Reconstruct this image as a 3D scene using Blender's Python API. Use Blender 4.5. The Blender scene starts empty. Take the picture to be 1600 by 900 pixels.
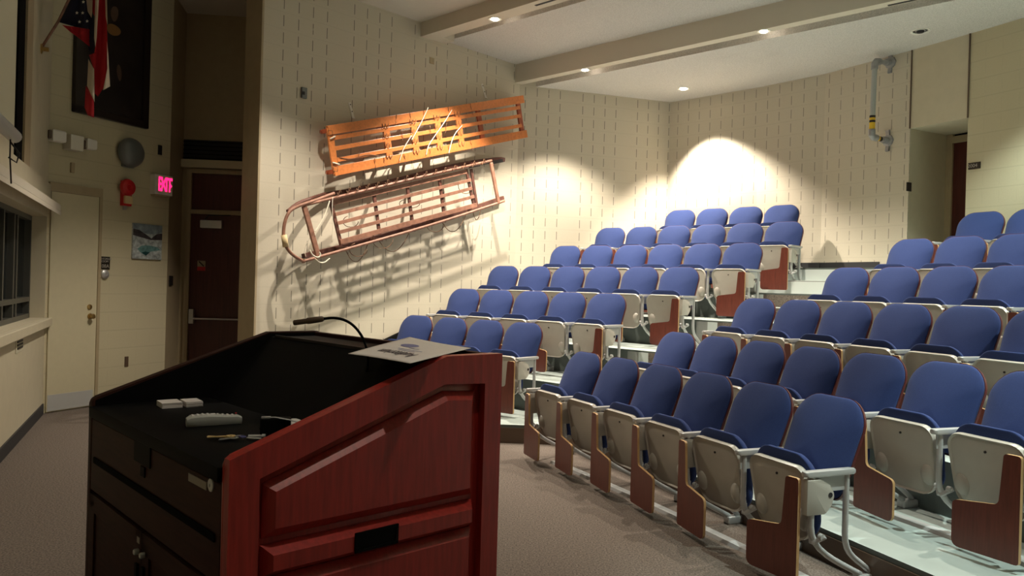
import bpy, bmesh, math, random
from mathutils import Vector, Matrix
from mathutils.geometry import tessellate_polygon
PI = math.pi
sc = bpy.context.scene
COL = sc.collection
random.seed(4)

# ---------------------------------------------------------------- camera
CAM_F, CAM_PITCH, CAM_ROLL, CAM_H = 1190.98, -0.0025, 0.0281, 1.548
cp, sp = math.cos(CAM_PITCH), math.sin(CAM_PITCH)
cr, sr = math.cos(CAM_ROLL), math.sin(CAM_ROLL)
_r0, _u0, _f = Vector((1, 0, 0)), Vector((0, -sp, cp)), Vector((0, cp, sp))
_r, _u = cr*_r0 + sr*_u0, -sr*_r0 + cr*_u0
cam_data = bpy.data.cameras.new('camera'); cam = bpy.data.objects.new('camera', cam_data); COL.objects.link(cam)
cam_data.sensor_width = 36; cam_data.lens = CAM_F/1600*36; cam_data.clip_start = .05; cam_data.clip_end = 100
_m = Matrix.Identity(4)
for i in range(3):
    _m[i][0], _m[i][1], _m[i][2] = _r[i], _u[i], -_f[i]
_m[2][3] = CAM_H
cam.matrix_world = _m
sc.camera = cam

# ---------------------------------------------------------------- world, exposure
world = bpy.data.worlds.new('world'); sc.world = world; world.use_nodes = True
world.node_tree.nodes['Background'].inputs[0].default_value = (.9, .85, .75, 1)
world.node_tree.nodes['Background'].inputs[1].default_value = .03
vs = sc.view_settings
vs.view_transform = 'Standard'; vs.look = 'None'; vs.gamma = 1; vs.use_curve_mapping = False
vs.exposure = 0.28
WARM = (1.0, .885, .74)
COOL = (.86, 1.0, .92)

# ---------------------------------------------------------------- pixel helpers (1600x900 photo)
def ray(u, v):
    return _f + _r*((u-800)/CAM_F) + _u*((450-v)/CAM_F)
def atz(u, v, z):
    r = ray(u, v); t = (z-CAM_H)/r.z
    return Vector((r.x*t, r.y*t, z))
class Plane:
    """vertical plane: base point (x,y), direction angle; coordinates s (along), z, n (towards the room)"""
    def __init__(s, x, y, ang, side=1):
        s.o = Vector((x, y, 0)); s.d = Vector((math.cos(ang), math.sin(ang), 0)); s.ang = ang
        s.n = Vector((math.sin(ang), -math.cos(ang), 0))*side
    def hit(s, u, v, n=0):
        r = ray(u, v); c = Vector((0, 0, CAM_H)); o = s.o + s.n*n
        t = (o-c).dot(s.n)/r.dot(s.n); p = c + r*t
        return ((p-s.o).dot(s.d), p.z)
    def p(s, a, z, n=0):
        q = s.o + s.d*a + s.n*n; q.z = z
        return q
    def at(s, u, v, n=0):
        a, z = s.hit(u, v, n); return s.p(a, z, n)

# ---------------------------------------------------------------- materials
def mat(name, col, rough=.6, metal=0, spec=.5, noise=0, nscale=40, bump=0, bscale=200, emit=None, estr=0, sheen=0, aniso=None):
    m = bpy.data.materials.new(name); m.use_nodes = True
    nt = m.node_tree; b = nt.nodes['Principled BSDF']
    b.inputs['Base Color'].default_value = (*col, 1)
    b.inputs['Roughness'].default_value = rough; b.inputs['Metallic'].default_value = metal
    b.inputs['Specular IOR Level'].default_value = spec
    if sheen: b.inputs['Sheen Weight'].default_value = sheen; b.inputs['Sheen Roughness'].default_value = .4
    tc = nt.nodes.new('ShaderNodeTexCoord')
    if noise:
        n = nt.nodes.new('ShaderNodeTexNoise'); n.inputs['Scale'].default_value = nscale; n.inputs['Detail'].default_value = 6
        nt.links.new(tc.outputs['Object'], n.inputs['Vector'])
        if aniso:
            mp = nt.nodes.new('ShaderNodeMapping'); mp.inputs['Scale'].default_value = aniso
            nt.links.new(tc.outputs['Object'], mp.inputs['Vector']); nt.links.new(mp.outputs[0], n.inputs['Vector'])
        r = nt.nodes.new('ShaderNodeValToRGB')
        r.color_ramp.elements[0].position = .3; r.color_ramp.elements[1].position = .7
        r.color_ramp.elements[0].color = (*[c*(1-noise) for c in col], 1)
        r.color_ramp.elements[1].color = (*[min(1, c*(1+noise)) for c in col], 1)
        nt.links.new(n.outputs['Fac'], r.inputs['Fac']); nt.links.new(r.outputs['Color'], b.inputs['Base Color'])
    if bump:
        n2 = nt.nodes.new('ShaderNodeTexNoise'); n2.inputs['Scale'].default_value = bscale; n2.inputs['Detail'].default_value = 3
        nt.links.new(tc.outputs['Object'], n2.inputs['Vector'])
        bp = nt.nodes.new('ShaderNodeBump'); bp.inputs['Strength'].default_value = bump; bp.inputs['Distance'].default_value = .01
        nt.links.new(n2.outputs['Fac'], bp.inputs['Height']); nt.links.new(bp.outputs[0], b.inputs['Normal'])
    if emit:
        b.inputs['Emission Color'].default_value = (*emit, 1); b.inputs['Emission Strength'].default_value = estr
    return m

def block_mat(name, col, course=.2075, unit=.2, vert=1.0, horiz=.25, depth=.3, period=5.0):
    """painted concrete block: dark raked head joints, faint bed joints; UV in metres"""
    m = bpy.data.materials.new(name); m.use_nodes = True; nt = m.node_tree; N = nt.nodes; L = nt.links
    b = N['Principled BSDF']; b.inputs['Roughness'].default_value = .55; b.inputs['Specular IOR Level'].default_value = .3
    uv = N.new('ShaderNodeUVMap'); sx = N.new('ShaderNodeSeparateXYZ'); L.new(uv.outputs[0], sx.inputs[0])
    def M(op, a, b_=None, c=None):
        n = N.new('ShaderNodeMath'); n.operation = op
        for i, q in enumerate((a, b_, c)):
            if q is None: continue
            if isinstance(q, (int, float)): n.inputs[i].default_value = q
            else: L.new(q, n.inputs[i])
        return n.outputs[0]
    un = M('DIVIDE', sx.outputs[0], unit); vn = M('DIVIDE', sx.outputs[1], course)
    fu = M('FRACT', un); du = M('ABSOLUTE', M('SUBTRACT', fu, .5))
    line = M('GREATER_THAN', du, .5-.026)               # near integer u
    col_id = M('FLOOR', M('ADD', un, .5))
    skip = M('GREATER_THAN', M('FRACT', M('ADD', M('DIVIDE', col_id, period), .02)), .5/period)
    fv = M('FRACT', vn)
    dash = M('MULTIPLY', M('GREATER_THAN', fv, .18), M('LESS_THAN', fv, .82))
    vm = M('MULTIPLY', M('MULTIPLY', line, skip), dash)
    ns = N.new('ShaderNodeTexNoise'); ns.inputs['Scale'].default_value = 2.3; L.new(uv.outputs[0], ns.inputs['Vector'])
    wob = M('MULTIPLY', M('GREATER_THAN', ns.outputs['Fac'], .36), 1.0)
    vm = M('MULTIPLY', M('MULTIPLY', vm, vert), M('ADD', M('MULTIPLY', wob, .5), .5))
    hm = M('GREATER_THAN', M('ABSOLUTE', M('SUBTRACT', fv, .5)), .5-.03)
    ns2 = N.new('ShaderNodeTexNoise'); ns2.inputs['Scale'].default_value = .9; L.new(uv.outputs[0], ns2.inputs['Vector'])
    hm = M('MULTIPLY', M('MULTIPLY', hm, horiz), M('MULTIPLY', ns2.outputs['Fac'], 1.6))
    n3 = N.new('ShaderNodeTexNoise'); n3.inputs['Scale'].default_value = 60; n3.inputs['Detail'].default_value = 5; L.new(uv.outputs[0], n3.inputs['Vector'])
    mix0 = N.new('ShaderNodeMix'); mix0.data_type = 'RGBA'
    mix0.inputs['A'].default_value = (*[c*.95 for c in col], 1); mix0.inputs['B'].default_value = (*[min(1, c*1.05) for c in col], 1)
    L.new(n3.outputs['Fac'], mix0.inputs['Factor'])
    mx = N.new('ShaderNodeMix'); mx.data_type = 'RGBA'; L.new(mix0.outputs['Result'], mx.inputs['A'])
    mx.inputs['B'].default_value = (*[c*.34 for c in col], 1)
    L.new(M('MINIMUM', M('ADD', vm, M('MULTIPLY', hm, .35)), 1.0), mx.inputs['Factor'])
    L.new(mx.outputs['Result'], b.inputs['Base Color'])
    hgt = M('SUBTRACT', M('MULTIPLY', n3.outputs['Fac'], .12), M('MAXIMUM', vm, hm))
    bp = N.new('ShaderNodeBump'); bp.inputs['Strength'].default_value = depth; bp.inputs['Distance'].default_value = .006
    L.new(hgt, bp.inputs['Height']); L.new(bp.outputs[0], b.inputs['Normal'])
    return m

CREAM = (.60, .545, .435)
M = {
 'block': block_mat('painted_block', CREAM, .2075, .2),
 'block_side': block_mat('painted_block_side', (.56, .50, .34), .22, .2, .06, .5),
 'block_back': block_mat('painted_block_back', CREAM, .2075, .2, .8, .3, .3, 40.0),
 'riser': mat('dark_green_riser_paint', (.105, .125, .112), .5, noise=.1, nscale=5),
 'stepgrey': mat('grey_step_paint', (.27, .28, .26), .5, noise=.08, nscale=6),
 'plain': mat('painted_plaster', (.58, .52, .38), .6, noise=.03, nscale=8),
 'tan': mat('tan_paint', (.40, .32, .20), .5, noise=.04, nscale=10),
 'ceil': mat('textured_ceiling', (.64, .61, .57), .9, noise=.16, nscale=70, bump=.9, bscale=90),
 'ceil_smooth': mat('smooth_ceiling', (.62, .58, .50), .8, noise=.02, nscale=30),
 'beam': mat('beam_paint', (.64, .58, .475), .7),
 'carpet': mat('carpet', (.17, .140, .118), .95, spec=.1, noise=.5, nscale=95, bump=.5, bscale=300),
 'tier': mat('painted_concrete', (.44, .51, .48), .45, noise=.10, nscale=3.5),
 'tierlight': mat('pale_step_paint', (.62, .67, .64), .5),
 'blue': mat('blue_upholstery', (.037, .058, .168), .9, spec=.1, noise=.13, nscale=260, bump=.25, bscale=500, sheen=.08),
 'shell': mat('maroon_shell', (.10, .018, .016), .4),
 'pan': mat('grey_beige_plastic', (.50, .47, .41), .32, noise=.03, nscale=12),
 'metal': mat('grey_painted_metal', (.50, .50, .49), .32, metal=.1),
 'lamin': mat('mahogany_laminate', (.135, .034, .022), .35, noise=.18, nscale=6, aniso=(14, 14, 1.2)),
 'edge': mat('blond_ply_edge', (.60, .37, .17), .45),
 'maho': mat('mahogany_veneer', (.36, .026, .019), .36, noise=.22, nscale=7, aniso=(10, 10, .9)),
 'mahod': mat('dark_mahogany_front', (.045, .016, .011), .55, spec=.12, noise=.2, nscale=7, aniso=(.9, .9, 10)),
 'black': mat('black_laminate', (.005, .005, .005), .55, spec=.06, noise=.1, nscale=300),
 'blackmatte': mat('black_matte', (.006, .006, .006), .85, spec=.05),
 'rubber': mat('black_rubber_base', (.025, .025, .028), .55),
 'grille': mat('dark_grille', (.015, .014, .016), .6),
 'doorwood': mat('dark_red_door', (.085, .018, .014), .4, noise=.25, nscale=5, aniso=(8, 8, .5)),
 'creamdoor': mat('cream_door', (.60, .54, .37), .5, noise=.02, nscale=15),
 'steel': mat('brushed_steel', (.58, .58, .58), .35, metal=.6),
 'galv': mat('galvanised_pipe', (.36, .36, .37), .45, metal=.5, noise=.1, nscale=30),
 'brass': mat('brass', (.55, .38, .15), .3, metal=.9),
 'white': mat('white_plastic', (.78, .76, .70), .4),
 'paper': mat('paper', (.82, .76, .73), .7, noise=.02, nscale=30),
 'ink': mat('printed_ink', (.10, .08, .10), .7),
 'inkblue': mat('blue_print', (.22, .22, .42), .7),
 'red': mat('red_plastic', (.55, .015, .02), .35),
 'orange': mat('varnished_ash', (.62, .20, .055), .32, noise=.13, nscale=10, aniso=(3, 3, 3)),
 'orange2': mat('varnished_ash_dark', (.34, .075, .03), .4, noise=.25, nscale=10),
 'oldwood': mat('weathered_sled_wood', (.30, .145, .095), .5, noise=.28, nscale=14),
 'oldwood2': mat('dark_sled_wood', (.13, .05, .035), .55, noise=.28, nscale=14),
 'hide': mat('rawhide', (.72, .55, .30), .6),
 'rope': mat('white_rope', (.80, .74, .60), .8),
 'cord': mat('brown_lashing', (.16, .08, .04), .8),
 'bell': mat('grey_bell', (.16, .17, .17), .4, metal=.3),
 'tubeglass': mat('lamp_lens', (.75, .72, .62), .2),
 'frameblk': mat('black_frame', (.02, .013, .010), .3),
 'canvas': mat('dark_canvas', (.018, .012, .010), .35, noise=.5, nscale=4),
 'skin': mat('painted_skin', (.10, .055, .035), .5),
 'ochre': mat('painted_ochre', (.22, .10, .025), .5),
 'navy': mat('flag_navy', (.012, .014, .04), .8),
 'flagred': mat('flag_red', (.50, .008, .018), .8),
 'flagwhite': mat('flag_white', (.66, .56, .44), .8),
 'exitred': mat('exit_letters', (.9, .02, .12), .5, emit=(1.0, .012, .12), estr=2.2),
 'yellow': mat('hazard_yellow', (.80, .52, .03), .5),
 'screen': mat('screen_fabric', (.60, .56, .42), .9),
 'brown': mat('brown_plate', (.11, .07, .045), .4),
 'signblk': mat('black_sign', (.018, .014, .010), .4),
 'signtxt': mat('sign_lettering', (.40, .37, .33), .5),
 'glassdark': mat('dark_window_glass', (.012, .016, .018), .08, spec=.8),
 'alu': mat('bronze_mullion', (.10, .10, .09), .4, metal=.4),
 'gold': mat('key_brass', (.90, .66, .30), .3, metal=.25),
 'remote': mat('grey_remote', (.50, .51, .48), .4),
 'button': mat('remote_button', (.78, .76, .74), .4),
 'tape': mat('label_tape', (.32, .28, .23), .5),
 'iron': mat('dark_iron', (.035, .03, .03), .5, metal=.5),
}

# ---------------------------------------------------------------- mesh helpers
def obj(name, bm, m, parent=None, smooth=False, matrix=None):
    me = bpy.data.meshes.new(name)
    bmesh.ops.recalc_face_normals(bm, faces=bm.faces)
    bm.to_mesh(me); bm.free()
    if isinstance(m, (list, tuple)):
        for q in m: me.materials.append(q)
    else: me.materials.append(m)
    if smooth:
        for f in me.polygons: f.use_smooth = True
        if smooth is not True:
            me.set_sharp_from_angle(angle=math.radians(smooth))
    o = bpy.data.objects.new(name, me); COL.objects.link(o)
    if parent: o.parent = parent
    if matrix is not None: o.matrix_world = matrix
    return o
def tag(o, label, cat, group=None, kind=None):
    if label: o['label'] = label
    if cat: o['category'] = cat
    if group: o['group'] = group
    if kind: o['kind'] = kind
    return o
def struct(o): o['kind'] = 'structure'; return o
def thing(name, label, cat, loc=(0, 0, 0), rz=0, group=None):
    o = bpy.data.objects.new(name, None); COL.objects.link(o); o.empty_display_size = .1
    o.location = loc; o.rotation_euler = (0, 0, rz)
    return tag(o, label, cat, group)
def box(bm, c, s, rot=None, bev=0):
    vs_ = bmesh.ops.create_cube(bm, size=1)['verts']
    mt = Matrix.Translation(Vector(c)) @ (rot.to_4x4() if rot is not None else Matrix.Identity(4)) @ Matrix.Diagonal((*s, 1))
    bmesh.ops.transform(bm, matrix=mt, verts=vs_)
    if bev:
        es = list({e for v in vs_ for e in v.link_edges})
        bmesh.ops.bevel(bm, geom=es, offset=bev, segments=2, affect='EDGES', profile=.5)
def prism(bm, pts, vec, bev=0, seg=2):
    """extrude polygon pts (3D, planar) by vec"""
    a = [bm.verts.new(p) for p in pts]; v = Vector(vec)
    b = [bm.verts.new(Vector(p)+v) for p in pts]
    n = len(pts); fs = [bm.faces.new(a), bm.faces.new(list(reversed(b)))]
    for i in range(n): fs.append(bm.faces.new((a[i], b[i], b[(i+1) % n], a[(i+1) % n])))
    if bev:
        es = set(fs[0].edges) | set(fs[1].edges)
        bmesh.ops.bevel(bm, geom=list(es), offset=bev, segments=seg, affect='EDGES', profile=.5)
    return fs
def tube(bm, pts, r, seg=8, rad=None, cap=True, sy=1.0, up=None):
    pts = [Vector(p) for p in pts]; rings = []; prev = None
    for i, p in enumerate(pts):
        t = (pts[min(i+1, len(pts)-1)] - pts[max(i-1, 0)]).normalized()
        if prev is None:
            a = Vector(up) if up is not None else (Vector((0, 0, 1)) if abs(t.z) < .9 else Vector((1, 0, 0)))
            x = t.cross(a).normalized()
        else:
            x = (prev - t*prev.dot(t)).normalized()
        prev = x; y = t.cross(x)
        rr = rad[i] if rad else r
        rings.append([bm.verts.new(p + x*rr*math.cos(2*PI*k/seg) + y*rr*sy*math.sin(2*PI*k/seg)) for k in range(seg)])
    for a, b in zip(rings, rings[1:]):
        for k in range(seg): bm.faces.new((a[k], a[(k+1) % seg], b[(k+1) % seg], b[k]))
    if cap: bm.faces.new(rings[0]); bm.faces.new(list(reversed(rings[-1])))
def bar(bm, p, q, w, t, up=(0, 0, 1), bev=0):
    """rectangular bar p->q; w across (perp to up), t along up"""
    p, q = Vector(p), Vector(q); d = (q-p); L = d.length; d.normalize()
    x = d.cross(Vector(up)).normalized(); y = x.cross(d)
    R = Matrix((x, d, y)).transposed()
    box(bm, (p+q)/2, (w, L, t), R, bev)
def lathe(bm, prof, o=(0, 0, 0), axis=(0, 0, 1), seg=20):
    o = Vector(o); ax = Vector(axis).normalized(); x = ax.orthogonal().normalized(); y = ax.cross(x); rings = []
    for r, h in prof:
        if r < 1e-6: rings.append([bm.verts.new(o+ax*h)])
        else: rings.append([bm.verts.new(o+ax*h+x*r*math.cos(2*PI*k/seg)+y*r*math.sin(2*PI*k/seg)) for k in range(seg)])
    for a, b in zip(rings, rings[1:]):
        for k in range(seg):
            q = (k+1) % seg
            if len(a) == 1 and len(b) == 1: continue
            if len(a) == 1: bm.faces.new((a[0], b[q], b[k]))
            elif len(b) == 1: bm.faces.new((a[k], a[q], b[0]))
            else: bm.faces.new((a[k], a[q], b[q], b[k]))
def rrect(w0, w1, h, rt, rb, n=7, dome=0):
    """rounded outline in (x,z): bottom width w0, top width w1, height h, corner radii; CCW"""
    pts = []
    def arc(cx, cz, r, a0, a1):
        for i in range(n+1):
            a = a0+(a1-a0)*i/n; pts.append((cx+r*math.cos(a), cz+r*math.sin(a)))
    arc(w0/2-rb, rb, rb, -PI/2, 0); arc(w1/2-rt, h-rt, rt, 0, PI/2)
    arc(-w1/2+rt, h-rt, rt, PI/2, PI); arc(-w0/2+rb, rb, rb, PI, 1.5*PI)
    if dome: pts = [(x, z+dome*(1-(2*x/w1)**2)*max(0, (z-h*.5)/(h*.5))) for x, z in pts]
    return pts
def pad(bm, out, front, back, place, p=3.0, rings=(1, .985, .95, .88, .75, .55, .3)):
    """cushion: outline (x,z) swept to a bulge; front/back = bulge depth; place(x,y,z)->Vector"""
    cx = sum(a for a, b in out)/len(out); cz = sum(b for a, b in out)/len(out); n = len(out)
    def side(dep, sign, first):
        prev = first
        for r in rings[1:]:
            y = sign*dep*(1-r**p)**(1/p*1.4)
            ring = [bm.verts.new(place(cx+(x-cx)*r, y, cz+(z-cz)*r)) for x, z in out]
            for k in range(n): bm.faces.new((prev[k], prev[(k+1) % n], ring[(k+1) % n], ring[k]))
            prev = ring
        c = bm.verts.new(place(cx, sign*dep, cz))
        for k in range(n): bm.faces.new((prev[k], prev[(k+1) % n], c))
    first = [bm.verts.new(place(x, 0, z)) for x, z in out]
    side(front, -1, first); side(back, 1, first)
def text_obj(name, s, size, m, parent, mtx, depth=.001, bold=False):
    cu = bpy.data.curves.new(name, 'FONT'); cu.body = s; cu.size = size; cu.extrude = depth; cu.align_x = 'CENTER'; cu.align_y = 'CENTER'
    if bold: cu.offset = size*.02
    tmp = bpy.data.objects.new(name+'_t', cu); COL.objects.link(tmp)
    dg = bpy.context.evaluated_depsgraph_get()
    me = bpy.data.meshes.new_from_object(tmp.evaluated_get(dg)); bpy.data.objects.remove(tmp); bpy.data.curves.remove(cu)
    me.name = name; me.materials.clear(); me.materials.append(m)
    me.transform(mtx)
    o = bpy.data.objects.new(name, me); COL.objects.link(o)
    if parent: o.parent = parent
    return o
def basis(o, x, y, z):
    m_ = Matrix.Identity(4)
    for i in range(3): m_[i][0], m_[i][1], m_[i][2], m_[i][3] = x[i], y[i], z[i], o[i]
    return m_
# ---------------------------------------------------------------- room geometry
K = 1.02
L1 = Plane(-5.12, 8.37, math.radians(67.3))          # left side wall with the cream door
L2 = Plane(-5.12, 8.37, math.radians(-65.5), -1)     # front wall
A46 = math.radians(46)
W1 = Plane(-2.96*K, 8.83*K, A46)                      # sled wall
s_b, _ = W1.hit(812, 135); B = W1.p(s_b, 0)
W2 = Plane(B.x, B.y, math.radians(18))
DW = Plane(-4.62, 10.6, math.radians(6))              # wall of the exit door in the recess
E1s = L1.hit(259, 500)[0]; E1 = L1.p(E1s, 0)
Cc = Vector((-23.058, -4.979, 0)); Rc = 26.151        # centre of the right-hand rows
Cl = Vector((-14.467, -8.416, 0)); Rl = 20.888        # centre of the left-hand rows
DR = .9467
def tz(k): return 0 if k == 0 else .1803+(k-1)*.3428
PHC = [.4777, .4713, .4696, .4592, .4584, .4537]
PHL = [None, .968, .944, .9233, .9057, .8979, .9121]
SW = .55
def polar(c, R, ph, z=0): return Vector((c.x+R*math.cos(ph), c.y+R*math.sin(ph), z))

def wall(name, pts, z0, z1, m, out=.2, inside=Vector((0, 4, 0)), uoff=0):
    """one wall following 2D points, thickness away from the room, UV in metres"""
    bm = bmesh.new(); uvl = bm.loops.layers.uv.new('UVMap'); s = uoff
    P = [Vector((p[0], p[1], 0)) for p in pts]
    nrm = []
    for a, b in zip(P, P[1:]):
        d = (b-a).normalized(); n = Vector((d.y, -d.x, 0))
        if n.dot(inside-a) < 0: n = -n
        nrm.append(n)
    vn = []
    for i in range(len(P)):
        q = (nrm[max(0, i-1)]+nrm[min(len(nrm)-1, i)]).normalized(); vn.append(q)
    S = [uoff]
    for a, b in zip(P, P[1:]): S.append(S[-1]+(b-a).length)
    def mk(i, z, o): v = P[i]-vn[i]*o; return bm.verts.new((v.x, v.y, z))
    G = [[mk(i, z0, 0), mk(i, z1, 0), mk(i, z1, out), mk(i, z0, out)] for i in range(len(P))]
    def face(vs_, uvs):
        f = bm.faces.new(vs_)
        for l, w in zip(f.loops, uvs): l[uvl].uv = w
    for i in range(len(P)-1):
        g, h = G[i], G[i+1]; a, b = S[i], S[i+1]
        face((g[0], h[0], h[1], g[1]), ((a, z0), (b, z0), (b, z1), (a, z1)))
        face((g[1], h[1], h[2], g[2]), ((a, z1), (b, z1), (b, z1+out), (a, z1+out)))
        face((g[2], h[2], h[3], g[3]), ((a, z1), (b, z1), (b, z0), (a, z0)))
        face((g[3], h[3], h[0], g[0]), ((a, z0-out), (b, z0-out), (b, z0), (a, z0)))
    face(G[0], ((0, z0), (0, z1), (out, z1), (out, z0)))
    face(list(reversed(G[-1])), ((out, z0), (out, z1), (0, z1), (0, z0)))
    return struct(obj(name, bm, m))

ZT = 5.5
# carpeted floor
bm = bmesh.new(); prism(bm, [(-7, 14.8, -.15), (-7, -11, -.15), (10, -11, -.15), (10, 14.8, -.15)], (0, 0, .15)); struct(obj('floor', bm, M['carpet']))

# outer wall polyline of the back wall (curved)
H3 = 1.548+(4.70-1.548)*K
W3pts = [atz(u, v, H3) for u, v in ((1048, 159.5), (1100, 151), (1187, 136), (1290, 115))]
oL, oR = atz(1426, 78, H3), atz(1516, 52, H3)
W3R = ((oL-Cc).xy.length+(oR-Cc).xy.length)/2
phL_ = math.atan2((oL-Cc).y, (oL-Cc).x); phR_ = math.atan2((oR-Cc).y, (oR-Cc).x)
W3left = [p for p in W3pts] + [polar(Cc, W3R, phL_+.012), polar(Cc, W3R, phL_)]
corner = W3left[0]
W3right = [polar(Cc, W3R, phR_-i*.04) for i in range(0, 17)]
wall('wall_left', [L1.p(0, 0), E1], 0, ZT, M['block_side'], .15)
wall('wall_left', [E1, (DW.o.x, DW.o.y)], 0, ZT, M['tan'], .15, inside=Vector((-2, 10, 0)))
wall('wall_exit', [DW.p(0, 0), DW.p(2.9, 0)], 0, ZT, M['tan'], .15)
wall('wall_sled', [W1.p(0, 0), W1.p(s_b, 0)], 0, ZT, M['block'], .37, uoff=-.06)
wall('wall_side', [W1.p(s_b, 0), (corner.x, corner.y)], 0, ZT, M['block'], .3, uoff=.1)
wall('wall_back', [(p.x, p.y) for p in W3left], 0, ZT, M['block_back'], .25, uoff=.05)
# painted end of the sled wall (pilaster face)
bm = bmesh.new(); prism(bm, [W1.p(-.025, 0, .01), W1.p(-.025, 0, -.39), W1.p(0, 0, -.39), W1.p(0, 0, .01)], (0, 0, ZT)); struct(obj('trim_1', bm, M['tan']))
# right part of the back wall, panel above the doorway, doorway recess
zsof = 3.70+.04
wall('wall_back', [(p.x, p.y) for p in W3right], 0, ZT, M['block_side'], .25)
wall('wall_back', [(polar(Cc, W3R, phL_)).xy, (polar(Cc, W3R, phR_)).xy], zsof, ZT, M['plain'], .95)
dn = Vector((math.cos((phL_+phR_)/2), math.sin((phL_+phR_)/2), 0))
dj0, dj1 = polar(Cc, W3R+.02, phL_), polar(Cc, W3R+.02, phR_)
qc = dj0+dn*.5-Vector((0, 1, 0))
wall('wall_recess', [dj0.xy, (dj0+dn*.95).xy], 1.5, zsof, M['plain'], .15, inside=(dj0+dj1)/2)
wall('wall_recess', [dj1.xy, (dj1+dn*.95).xy], 1.5, zsof, M['plain'], .15, inside=(dj0+dj1)/2)
# the dark seams beside the panel over the doorway
for i, q in enumerate((polar(Cc, W3R, phL_), polar(Cc, W3R, phR_))):
    bm = bmesh.new(); box(bm, (q.x-dn.x*.004, q.y-dn.y*.004, (zsof+4.9)/2), (.014, .02, 4.9-zsof), Matrix.Rotation(math.atan2(dn.y, dn.x)+PI/2, 3, 'Z'))
    struct(obj('trim_%d' % (2+i), bm, M['brown']))
# front wall (behind and beside the camera) with the dark control-room window
t0, zwt = L2.hit(62, 333); t0, zwb = L2.hit(62, 499)
t0 = .03; t1 = 4.2
wall('wall_front', [L2.p(0, 0), L2.p(t1, 0)], 0, zwb, M['plain'], .25)
wall('wall_front', [L2.p(0, 0), L2.p(t1, 0)], zwt, ZT, M['plain'], .25)
wall('wall_front', [L2.p(0, 0), L2.p(t0, 0)], zwb, zwt, M['plain'], .25)
Lend = L2.p(19.5, 0)
wall('wall_front', [L2.p(t1, 0), Lend.xy], 0, ZT, M['plain'], .25)
wall('wall_right', [Lend.xy, W3right[-1].xy], 0, ZT, M['plain'], .25)

# window 1
bm = bmesh.new()
def l2box(bm, a, b, z0, z1, n0, n1, bev=0):
    prism(bm, [L2.p(a, z0, n0), L2.p(b, z0, n0), L2.p(b, z0, n1), L2.p(a, z0, n1)], (0, 0, z1-z0), bev)
def pbox(bm, pl, a, b, z0, z1, n0, n1, bev=0):
    prism(bm, [pl.p(a, z0, n0), pl.p(b, z0, n0), pl.p(b, z0, n1), pl.p(a, z0, n1)], (0, 0, z1-z0), bev)
l2box(bm, t0, t1, zwb, zwt, -.22, -.20)
win = struct(obj('window_1', bm, M['glassdark']))
bm = bmesh.new()
for a in (t0, .85, 1.02, 1.55, 2.6): l2box(bm, a, a+.05, zwb, zwt, -.20, -.14)
for z in (zwb, zwt-.05, zwb+.18): l2box(bm, t0, t1, z, z+.05, -.20, -.14)
obj('window_frame', bm, M['alu'], win)
bm = bmesh.new(); l2box(bm, -.0, t1, zwb-.09, zwb, 0, .07, .008); obj('window_sill', bm, M['plain'], win)
# hood over the window: boxed fascia and thin ledge
zf0, zf1 = L2.hit(69, 312)[1], L2.hit(70, 284)[1]
bm = bmesh.new(); l2box(bm, 0, 5, zf0, zf1, 0, .03); fas = obj('window_fascia', bm, M['plain'], win)
bm = bmesh.new()
prism(bm, [L2.p(.02, zf0-.02, 0), L2.p(5, zf0-.02, 0), L2.p(5, zf0-.10, .13), L2.p(.02, zf0-.10, .13)], (0, 0, -.045), .005)
prism(bm, [L2.p(.04, zf0-.10, .09), L2.p(5, zf0-.10, .09), L2.p(5, zf0-.10, .13), L2.p(.04, zf0-.10, .13)], (0, 0, .07))
obj('window_ledge', bm, M['beam'], win)
# upper front wall: dark vertical gap and tan strip
def l2u(u, v): return L2.hit(u, v)[0]
bm = bmesh.new(); l2box(bm, l2u(35, 100), l2u(25, 100), zf1+.0, 5.3, -.01, .015); struct(obj('trim_4', bm, M['blackmatte']))
bm = bmesh.new(); l2box(bm, l2u(45, 100), l2u(35.5, 100), zf1+.0, 5.3, -.01, .03); struct(obj('trim_5', bm, M['tan']))

# baseboards
def baseb(name, pl, a, b, z, h, n=.015):
    bm = bmesh.new(); pbox(bm, pl, a, b, z, z+h, 0, n); struct(obj(name, bm, M['rubber']))
baseb('baseboard_front', L2, .02, 19, 0, .115)
sd0 = L1.hit(66, 500)[0]; sd1 = L1.hit(150, 500)[0]
baseb('baseboard_left', L1, sd1+.08, E1s, 0, .11)
baseb('baseboard_sled', W1, 0, 1.2, 0, .11)

# ---------------------------------------------------------------- tiers
def tier_front(k):
    R = Rl+k*DR-.45; pts = []
    phe = PHL[k]-5*SW/(Rl+k*DR)-.001
    ph = phe
    while True:
        p = polar(Cl, R, ph); pts.append(p)
        if (p-W1.o).dot(W1.n) < .0 or (p-W2.o).dot(W2.n) < 0: break
        ph += .02
    pts.reverse()
    pc = PHC[k]+.016 if k < 6 else .4683
    Rk = Rc+k*DR-.4467 if k < 6 else Rc+6*DR-.4467-.43
    if k == 6:
        pts += [polar(Cc, Rk, pc+.004), polar(Cc, Rk, phR_-.006), polar(Cc, W3R+.3, phR_-.006)]
    else:
        i = 0
        while pc-i*.04 > -.145: pts.append(polar(Cc, Rk, pc-i*.04)); i += 1
        pts.append(polar(Cc, Rk, -.145)); pts.append(polar(Cc, W3R+.12, -.145))
    return pts, phe
outer = [polar(Cc, W3R+.12, -.145+i*.06) for i in range(1, 11)]
outer = [p for p in outer if math.atan2((p-Cc).y, (p-Cc).x) < phL_+.01]
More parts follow.
